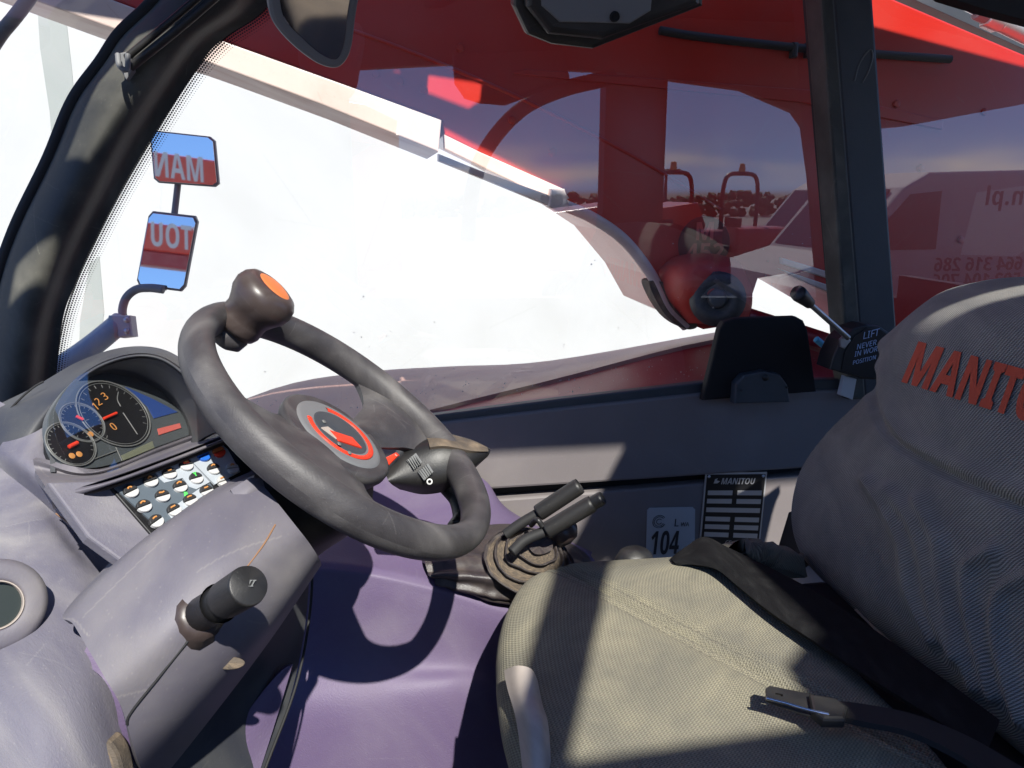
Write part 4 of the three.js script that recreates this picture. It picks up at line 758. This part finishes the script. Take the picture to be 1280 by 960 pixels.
// ---------------------------------------------------------------- seat
const SEAT_Y = 1.62;
{
  const t = thing('driver_seat', 'driver seat in dusty ribbed cloth with lettered backrest', 'seat', V(0.35, 1.35, -0.6));
  const zs = [-0.945, -0.93, -0.895, -0.84, -0.76, -0.65, -0.55, -0.42, -0.3, -0.15], fx = [0.32, 0.245, 0.18, 0.142, 0.117, 0.104, 0.108, 0.115, 0.12, 0.12], ty = [1.57, 1.606, 1.622, 1.624, 1.62, 1.617, 1.614, 1.614, 1.62, 1.62];
  const rows = zs.map((z, i) => { const x = fx[i], y = ty[i]; return [V(x + 0.06, y - 0.16, z), V(x + 0.02, y - 0.11, z), V(x + 0.002, y - 0.055, z), V(x, y - 0.028, z), V(x + 0.014, y - 0.008, z), V(x + 0.05, y, z), V(x + 0.14, y - 0.002, z), V(x + 0.28, y - 0.006, z), V(0.47, y - 0.012, z), V(0.50, y - 0.03, z), V(0.505, y - 0.1, z)]; });
  const seamA = [0.235, -0.875], seamB = [0.40, -0.63];
  const segDist = (p, a, b) => { const dx = b[0] - a[0], dz = b[1] - a[1], l = Math.hypot(dx, dz), u = ((p.x - a[0]) * dx + (p.z - a[1]) * dz) / l, v = ((p.x - a[0]) * -dz + (p.z - a[1]) * dx) / l; return [u / l, v]; };
  const cush = surf(rows);
  part('cushion', shell(cush, 190, 230, 0.02, (p) => { const [u, v] = segDist(p, seamA, seamB); let d = 0.0025 * fbm(p.x * 8, p.y * 5, p.z * 8, 3); if (p.y > 1.58) { const w = u < 0 ? Math.exp(-u * u * 60) : 1; d += w * (-0.011 * Math.exp(-((v / 0.006) ** 2)) - 0.005 * Math.exp(-(((v + 0.016) / 0.004) ** 2)) - 0.004 * Math.exp(-(((v - 0.018) / 0.004) ** 2)) + 0.004 * Math.exp(-(((v - 0.045) / 0.03) ** 2))); } return d; }), M.cushion, t);
  // backrest
  const X = (l) => l.map(([x, y, X0]) => PX(x, y, X0));
  const back = surf([
    X([[1150, 420, .74], [1180, 372, .745], [1228, 356, .745], [1295, 350, .745], [1430, 352, .745], [1600, 372, .745]]),
    X([[1107, 420, .68], [1166, 372, .70], [1225, 354, .705], [1292, 347, .705], [1430, 346, .705], [1600, 366, .705]]),
    X([[1088, 452, .645], [1140, 412, .632], [1210, 396, .625], [1300, 394, .625], [1440, 400, .625], [1620, 420, .625]]),
    X([[1083, 490, .635], [1128, 500, .612], [1208, 508, .602], [1300, 520, .60], [1460, 540, .60], [1640, 560, .60]]),
    X([[1030, 545, .635], [1095, 560, .605], [1195, 585, .592], [1300, 610, .59], [1480, 640, .59], [1660, 660, .59]]),
    X([[1000, 590, .625], [1080, 615, .597], [1186, 650, .584], [1300, 690, .582], [1490, 740, .582], [1680, 780, .582]]),
    X([[989, 645, .615], [1065, 680, .59], [1170, 735, .578], [1300, 800, .576], [1500, 880, .576], [1700, 940, .576]]),
    X([[1000, 690, .615], [1070, 735, .588], [1175, 810, .577], [1300, 900, .575], [1510, 1030, .575], [1720, 1130, .575]]),
    X([[1030, 727, .625], [1090, 780, .600], [1185, 858, .592], [1300, 955, .59], [1520, 1110, .59], [1740, 1230, .59]]),
    X([[1045, 735, .66], [1100, 790, .645], [1192, 868, .64], [1300, 962, .64], [1520, 1115, .64], [1740, 1235, .64]])]);
  const line = (pts) => { const c = curve(pts.map(([x, y]) => V(x, y, 0))).getPoints(40); return (x, y) => { let b = 1e9; for (let i = 1; i < c.length; i++) { const ax = c[i - 1].x, ay = c[i - 1].y, dx = c[i].x - ax, dy = c[i].y - ay, u = Math.max(0, Math.min(1, ((x - ax) * dx + (y - ay) * dy) / (dx * dx + dy * dy))); b = Math.min(b, Math.hypot(x - ax - u * dx, y - ay - u * dy)); } return b; }; };
  const grooves = [[line([[1092, 440], [1088, 480], [1093, 510], [1114, 548], [1160, 580], [1212, 606], [1290, 640], [1420, 690]]), -0.008, 6], [line([[1104, 470], [1108, 515], [1130, 545], [1180, 572], [1290, 618], [1420, 668]]), 0.004, 10]];
  const folds = [[[1085, 600], [1112, 640], [1130, 680], [1140, 740], [1168, 800]], [[1112, 612], [1142, 650], [1158, 700], [1170, 760], [1196, 820]], [[1150, 625], [1172, 670], [1182, 730], [1196, 790], [1220, 860]], [[1240, 690], [1214, 706], [1212, 750], [1226, 810], [1244, 870]], [[1290, 720], [1254, 740], [1248, 790], [1262, 850], [1278, 900]]].map((l) => [line(l), 0.009, 9]);
  const relief = (p) => { const [x, y] = seen(p); let d = 0.002 * fbm(p.x * 9, p.y * 9, p.z * 9, 2); for (const [f, a, w] of grooves) d += a * Math.exp(-((f(x, y) / w) ** 2)); for (const [f, a, w] of folds) d += a * Math.exp(-((f(x, y) / w) ** 2)); return d; };
  const rest = part('backrest', shell(back, 200, 240, 0.03, relief), M.backrest, t);
  part('backrest_shell', shell((s, k) => { const p = back(s, 0.02 + 0.96 * k); return p.add(V(0.05 + 0.04 * Math.sin(Math.PI * k), -0.004, 0)); }, 20, 24, 0.01), M.matt, t);
  // stitched lettering, laid on the cloth letter by letter
  const word = letters('MANITOU', 1, { w: 1, t: 0.0005, heavy: 0.035 }), wp2 = word.attributes.position, quad = [[1127, 476], [1322, 537], [1336, 495], [1142, 441]];
  const cache = new Map();
  for (let i = 0; i < wp2.count; i++) {
    const u = wp2.getX(i), v = wp2.getY(i) , d = wp2.getZ(i), key = u.toFixed(4) + ',' + v.toFixed(4);
    if (!cache.has(key)) { const lx = (k) => (quad[0][k] + (quad[1][k] - quad[0][k]) * u) * (1 - v) + (quad[3][k] + (quad[2][k] - quad[3][k]) * u) * v; const p = onto(back, lx(0), lx(1), 40); cache.set(key, p); }
    const p = cache.get(key).clone(), q = EYE.clone().sub(p).normalize(); p.addScaledVector(q, 0.0024 + d);
    wp2.setXYZ(i, p.x, p.y, p.z);
  }
  word.computeVertexNormals();
  part('lettering', word, worn([0.62, 0.085, 0.04], [0.45, 0.14, 0.10], { amount: 0.5, rough: 0.9, scale: 10, z: 50, bump: 0.0008 }), rest, 'faded orange red lettering on the backrest');
  // bare plastic at the torn front edge
  part('front_shell', shell(surf(rowsPD([[[630, 838, .775], [646, 832, .755], [664, 836, .75], [672, 850, .762]], [[634, 860, .755], [650, 862, .732], [668, 868, .73], [678, 880, .742]], [[646, 905, .715], [660, 905, .692], [676, 905, .69], [686, 910, .70]], [[656, 990, .68], [666, 990, .655], [680, 985, .655], [690, 985, .665]]])), 14, 18, 0.006), M.cream, t, 'bare cream plastic along the torn front edge');
  part('gap_filler', box(0.56, 1.5, -0.55, 0.12, 0.12, 0.74, 0.02), M.matt, t);
  part('base', box(0.40, 1.32, -0.56, 0.42, 0.28, 0.5, 0.02), M.matt, t);
  part('underside', box(0.36, 1.47, -0.55, 0.40, 0.06, 0.66, 0.02), M.matt, t);
  part('recliner_bracket', plate([[985, 640], [1000, 636], [1012, 660], [1000, 706], [978, 724], [962, 716], [968, 696]].map(([x, y]) => PX(x, y, 0.62)), 0.02, { bevel: 0.003 }), M.black, t);
  part('hinge_cover', plate([[1066, 762], [1076, 758], [1120, 790], [1180, 846], [1176, 856], [1110, 806]].map(([x, y]) => PX(x, y, 0.60)), 0.012, { bevel: 0.003 }), M.cream, t);
}
{
  const t = thing('seat_belt', 'black seat belt webbing lying along the far side of the cushion', 'seat belt', PY(950, 730, SEAT_Y));
  const Y = (l, y) => l.map((p) => PY(p[0], p[1], p[2] ?? y));
  const far = [[838, 698, 1.622], [856, 684, 1.630], [880, 671, 1.640], [910, 684, 1.636], [955, 706, 1.632], [1015, 737, 1.630], [1085, 782, 1.628], [1170, 842, 1.628], [1250, 900, 1.628]], near = [[846, 706, 1.622], [868, 706, 1.628], [896, 712, 1.634], [924, 734, 1.631], [967, 768, 1.628], [1024, 806, 1.627], [1092, 850, 1.627], [1162, 894, 1.627], [1232, 944, 1.627]];
  part('webbing', shell(surf([Y(far), far.map((p, i) => PY((p[0] + near[i][0]) / 2, (p[1] + near[i][1]) / 2, p[2] + 0.004)), Y(near)]), 60, 10, 0.004, (p, s, k) => 0.002 * fbm(p.x * 14, p.z * 14, 2, 2)), worn([0.007, 0.007, 0.008], [0.04, 0.04, 0.04], { amount: 0.25, rough: 0.8, scale: 8, z: 55, bump: 0.0008 }), t).material.specularIntensity = 0.3;
  const strap = [[1032, 874, 1.634], [1080, 880, 1.634], [1140, 892, 1.634], [1210, 920, 1.634], [1280, 960, 1.634]], s2 = [[1026, 890, 1.634], [1076, 901, 1.634], [1136, 914, 1.634], [1200, 944, 1.634], [1266, 990, 1.634]];
  part('buckle_strap', shell(surf([Y(strap), Y(s2)]), 20, 4, 0.006), M.rubber, t);
  part('tongue', plate(Y([[957, 860], [962, 857], [1000, 863], [1018, 866], [1030, 874], [1038, 886], [1036, 893], [1010, 888], [958, 872]], 1.640), 0.004, { bevel: 0.001, n: V(0, 1, 0.12), holes: [Y([[968, 864], [980, 866], [980, 870], [968, 868]], 1.640)] }), M.black, t);
  part('tongue_edge', tube(Y([[958, 873], [985, 880], [1012, 888], [1036, 893]], 1.6415), 0.0016, 6), M.chrome, t);
  part('buckle_body', plate(Y([[1012, 866], [1045, 870], [1062, 880], [1058, 894], [1030, 894], [1016, 884]], 1.645), 0.012, { bevel: 0.003, n: V(0, 1, 0.12) }), M.black, t);
}
{
  const t = thing('armrest_pivot', 'grey rounded pivot cap behind the far edge of the cushion', 'pivot cap', PD(790, 700, 1.16));
  part('cap', spin([[0, 0.03], [0.016, 0.028], [0.026, 0.02], [0.031, 0.006], [0.031, -0.02], [0, -0.02]], PD(792, 706, 1.17), V(0, 1, 0.3), 30, 1, 0.8), M.black, t);
  part('foot', box(...PD(792, 735, 1.17).toArray(), 0.03, 0.08, 0.03), M.rubber, t);
}
// ---------------------------------------------------------------- the yard behind the viewer, seen in the side glass and the mirrors
function wheelParts(t, cx, cy, cz, r, w) {
  const a = V(0, 0, 1), o = V(cx, cy, cz);
  const w0 = part('wheel', spin([[r * 0.62, -w / 2], [r * 0.93, -w / 2], [r, -w * 0.34], [r, w * 0.34], [r * 0.93, w / 2], [r * 0.62, w / 2]], o, a, 28), M.tyre, t);
  part('rim', spin([[0, -w * 0.4], [r * 0.25, -w * 0.42], [r * 0.6, -w * 0.3], [r * 0.62, -w * 0.5], [r * 0.66, -w * 0.5]], o, a, 24), M.silver, w0);
  for (let k = 0; k < 1; k++) part('rim', spin([[0, w * 0.4], [r * 0.25, w * 0.42], [r * 0.6, w * 0.3], [r * 0.66, w * 0.5]], o, a, 24), M.silver, w0);
}
{
  // second red telehandler parked across the yard, its boom lettering showing in the outside mirrors
  const Z = 4.5, t = thing('telehandler', 'red telehandler parked opposite whose lettered boom shows in the outside mirrors', 'telehandler', V(-2.4, 0, Z + 0.9));
  const ang = -0.14, c = V(-2.45, 2.98, Z), ex = V(-Math.cos(ang), -Math.sin(ang), 0), ey = V(0, 0, -1).cross(ex).normalize();
  const at = (u, v, w = 0) => c.clone().addScaledVector(ex, u).addScaledVector(ey, v).add(V(0, 0, -w));
  const n = V(0, 0, -1);
  part('boom', plate([at(-2.7, -0.13), at(3.4, -0.13), at(3.4, 0.19), at(-2.4, 0.19), at(-2.7, 0.1)], 0.5, { n, bevel: 0.02 }), M.red, t);
  part('boom_underside', plate([at(-2.5, -0.13, -0.02), at(3.2, -0.13, -0.02), at(3.2, -0.30, -0.02), at(-2.3, -0.30, -0.02)], 0.4, { n, bevel: 0.02 }), M.maroon, t);
  part('lettering', laid(letters('MANITOU', 0.2, { w: 1.12, t: 0.004, lean: 0.12 }), at(-0.05, -0.07, 0.001), ex, n), M.white, t);
  part('chassis', box(-2.2, 0.95, Z + 0.9, 4.4, 0.6, 1.5, 0.06), M.red, t);
  part('hood', box(-1.0, 1.5, Z + 0.7, 1.9, 0.55, 0.9, 0.1), M.red, t);
  part('cab', box(-2.6, 1.75, Z + 1.35, 1.3, 1.2, 0.85, 0.08), M.windowDark, t);
  part('boom_pivot', box(0.0, 2.0, Z + 0.3, 0.5, 1.2, 0.5, 0.05), M.red, t);
  for (const x of [-3.7, -0.7]) for (const z of [Z + 0.2, Z + 1.7]) wheelParts(t, x, 0.6, z, 0.6, 0.42);
}
function van(name, label, x0, z, group) {
  const t = thing(name, label, 'van', V(x0 + 2.7, 0, z + 1), group), n = V(0, 0, -1), P = (x, y, l = 0) => V(x0 + x, y, z - l);
  const side = [[0.02, 0.45], [0.0, 0.85], [0.1, 1.12], [0.95, 1.36], [1.62, 2.16], [1.95, 2.34], [5.2, 2.42], [5.45, 2.3], [5.5, 0.5], [4.9, 0.42], [4.75, 0.75], [4.4, 0.9], [4.05, 0.75], [3.9, 0.42], [1.55, 0.42], [1.4, 0.75], [1.05, 0.9], [0.7, 0.75], [0.55, 0.42]];
  part('body', plate(side.map((p) => P(...p)), 1.95, { n, bevel: 0.06, seg: 3 }), M.vanWhite, t);
  part('window', plate([[1.12, 1.42], [1.7, 2.08], [2.12, 2.12], [2.14, 1.42]].map((p) => P(p[0], p[1], 0.006)), 0.02, { n, bevel: 0.004 }), M.windowDark, t);
  part('windscreen', plate([V(x0 + 0.99, 1.40, z + 0.14), V(x0 + 1.58, 2.13, z + 0.2), V(x0 + 1.58, 2.13, z + 1.75), V(x0 + 0.99, 1.40, z + 1.81)].map((p) => p.add(V(-0.012, 0.008, 0))), 0.02, { n: V(-0.78, 0.62, 0) }), M.windowDark, t);
  part('headlight', plate([[0.04, 0.95], [0.1, 1.1], [0.5, 1.2], [0.42, 1.02]].map((p) => P(p[0], p[1], 0.004)), 0.02, { n }), M.silver, t);
  part('door', plate([[1.15, 0.6], [1.12, 1.38], [2.16, 1.38], [2.2, 0.6]].map((p) => P(p[0], p[1], 0.003)), 0.01, { n, bevel: 0.002 }), M.vanWhite, t);
  part('mirror', box(x0 + 1.15, 1.5, z - 0.15, 0.12, 0.32, 0.2, 0.03), M.rubber, t);
  part('rubbing_strip', box(x0 + 3.0, 0.72, z - 0.012, 1.6, 0.1, 0.03, 0.01), M.rubber, t);
  for (const x of [1.05, 4.4]) for (const q of [0.14, 1.8]) wheelParts(t, x0 + x, 0.36, z + q, 0.36, 0.24);
  return [t, P, n];
}
{
  const vx = PZ(945, 300, 2 * GLASS_Z - 6).x + 0.25;
  const [t, P, n] = van('white_van', 'white van with contact lettering on its side parked nearest behind', vx, 6, 'white vans in the yard');
  const al = V(-1, 0, 0);
  part('lettering', [laid(letters('cocaban.pl', 0.16, { t: 0.003 }), P(4.3, 1.95, 0.001), al, n), laid(letters('664 316 286', 0.12, { t: 0.003 }), P(3.4, 1.15, 0.001), al, n), laid(letters('502 104 706', 0.12, { t: 0.003 }), P(3.4, 0.95, 0.001), al, n)], M.slate, t);
  part('painted_panel', plate([[2.5, 1.35], [2.6, 2.1], [3.4, 2.2], [3.7, 1.6], [3.3, 1.32]].map((p) => P(p[0], p[1], 0.002)), 0.004, { n, bevel: 0 }), M.lightGrey, t);
  const vx2 = PZ(955, 280, 2 * GLASS_Z - 11).x;
  van('white_van', 'white van standing farther back behind the lettered van', vx2, 11, 'white vans in the yard');
}
function dumper(label, x, z, turn) {
  const t = thing('dumper', label, 'dumper', V(x, 0, z), 'site dumpers in the yard');
  const n = V(0, 0, -1), P = (a, b, l = 0) => V(x + a, b, z + l);
  part('chassis', box(x + 0.2, 0.75, z, 2.2, 0.5, 0.9, 0.05), M.maroon, t);
  part('skip', plate([[-1.5, 1.0], [-1.75, 1.75], [-1.55, 1.8], [-0.35, 1.95], [-0.2, 1.6], [-0.45, 0.95]].map((p) => P(p[0], p[1], -0.65)), 1.3, { n, bevel: 0.03 }), M.red, t);
  part('engine_hood', box(x + 0.9, 1.25, z, 0.9, 0.6, 0.85, 0.08), M.maroon, t);
  part('seat', [box(x + 0.35, 1.2, z, 0.4, 0.12, 0.45, 0.04), box(x + 0.55, 1.45, z, 0.12, 0.5, 0.45, 0.04)], M.rubber, t);
  part('roll_hoop', tube([P(0.65, 1.2, -0.42), P(0.65, 2.2, -0.42), P(0.65, 2.36, -0.34), P(0.65, 2.4, 0), P(0.65, 2.36, 0.34), P(0.65, 2.2, 0.42), P(0.65, 1.2, 0.42)].map((p) => { const d = p.z - z; return turn ? V(p.x + d * 0.9, p.y, z + d * 0.4) : p; }), 0.035, 10), M.black, t);
  part('beacon', spin([[0.05, 0], [0.055, 0.02], [0.04, 0.12], [0, 0.13]], P(0.65, 2.43), V(0, 1, 0), 16), M.amber, t);
  for (const a of [-0.8, 0.95]) for (const l of [-0.55, 0.55]) wheelParts(t, x + a, 0.45, z + l, 0.45, 0.3);
}
{
  const a = PZ(840, 250, 2 * GLASS_Z - 9).x, b = PZ(925, 250, 2 * GLASS_Z - 9.6).x;
  dumper('site dumper with black roll hoop standing farther left in the glass', a - 0.65, 9, true);
  dumper('site dumper with black roll hoop standing next to the vans in the glass', b - 0.65, 9.6, true);
  const p = PZ(833, 213, 2 * GLASS_Z - 24);
  const t = thing('lamp_post', 'thin dark lamp post rising over the parked machines', 'lamp post', V(p.x, 0, 24));
  part('post', rod(V(p.x, 0, 24), V(p.x, p.y, 24), 0.09, 0.05, 12), M.rubber, t);
  part('lamp_head', box(p.x + 0.15, p.y, 24, 0.7, 0.1, 0.2, 0.03), M.rubber, t);
  const g = [];
  for (let i = 0; i < 2600; i++) { const s = 0.25 + rnd() * 0.5, q = new THREE.IcosahedronGeometry(s, 0), pp = q.attributes.position, x = -60 + 180 * rnd(); for (let k = 0; k < pp.count; k++) { const f = 0.7 + 0.5 * N(pp.getX(k) * 3 + i, pp.getY(k) * 3, pp.getZ(k) * 3); pp.setXYZ(k, pp.getX(k) * f, pp.getY(k) * f, pp.getZ(k) * f); } q.translate(x, 0.2 + rnd() * (1.5 + 1.0 * N(x * 0.13, 3)), 62 + rnd() * 6); g.push(q); }
  const m = part('tree_line', g, M.leaf, scene); m.userData.kind = 'stuff'; m.userData.label = 'low dark line of distant trees along the horizon'; 
}
renderer.render(scene, camera);
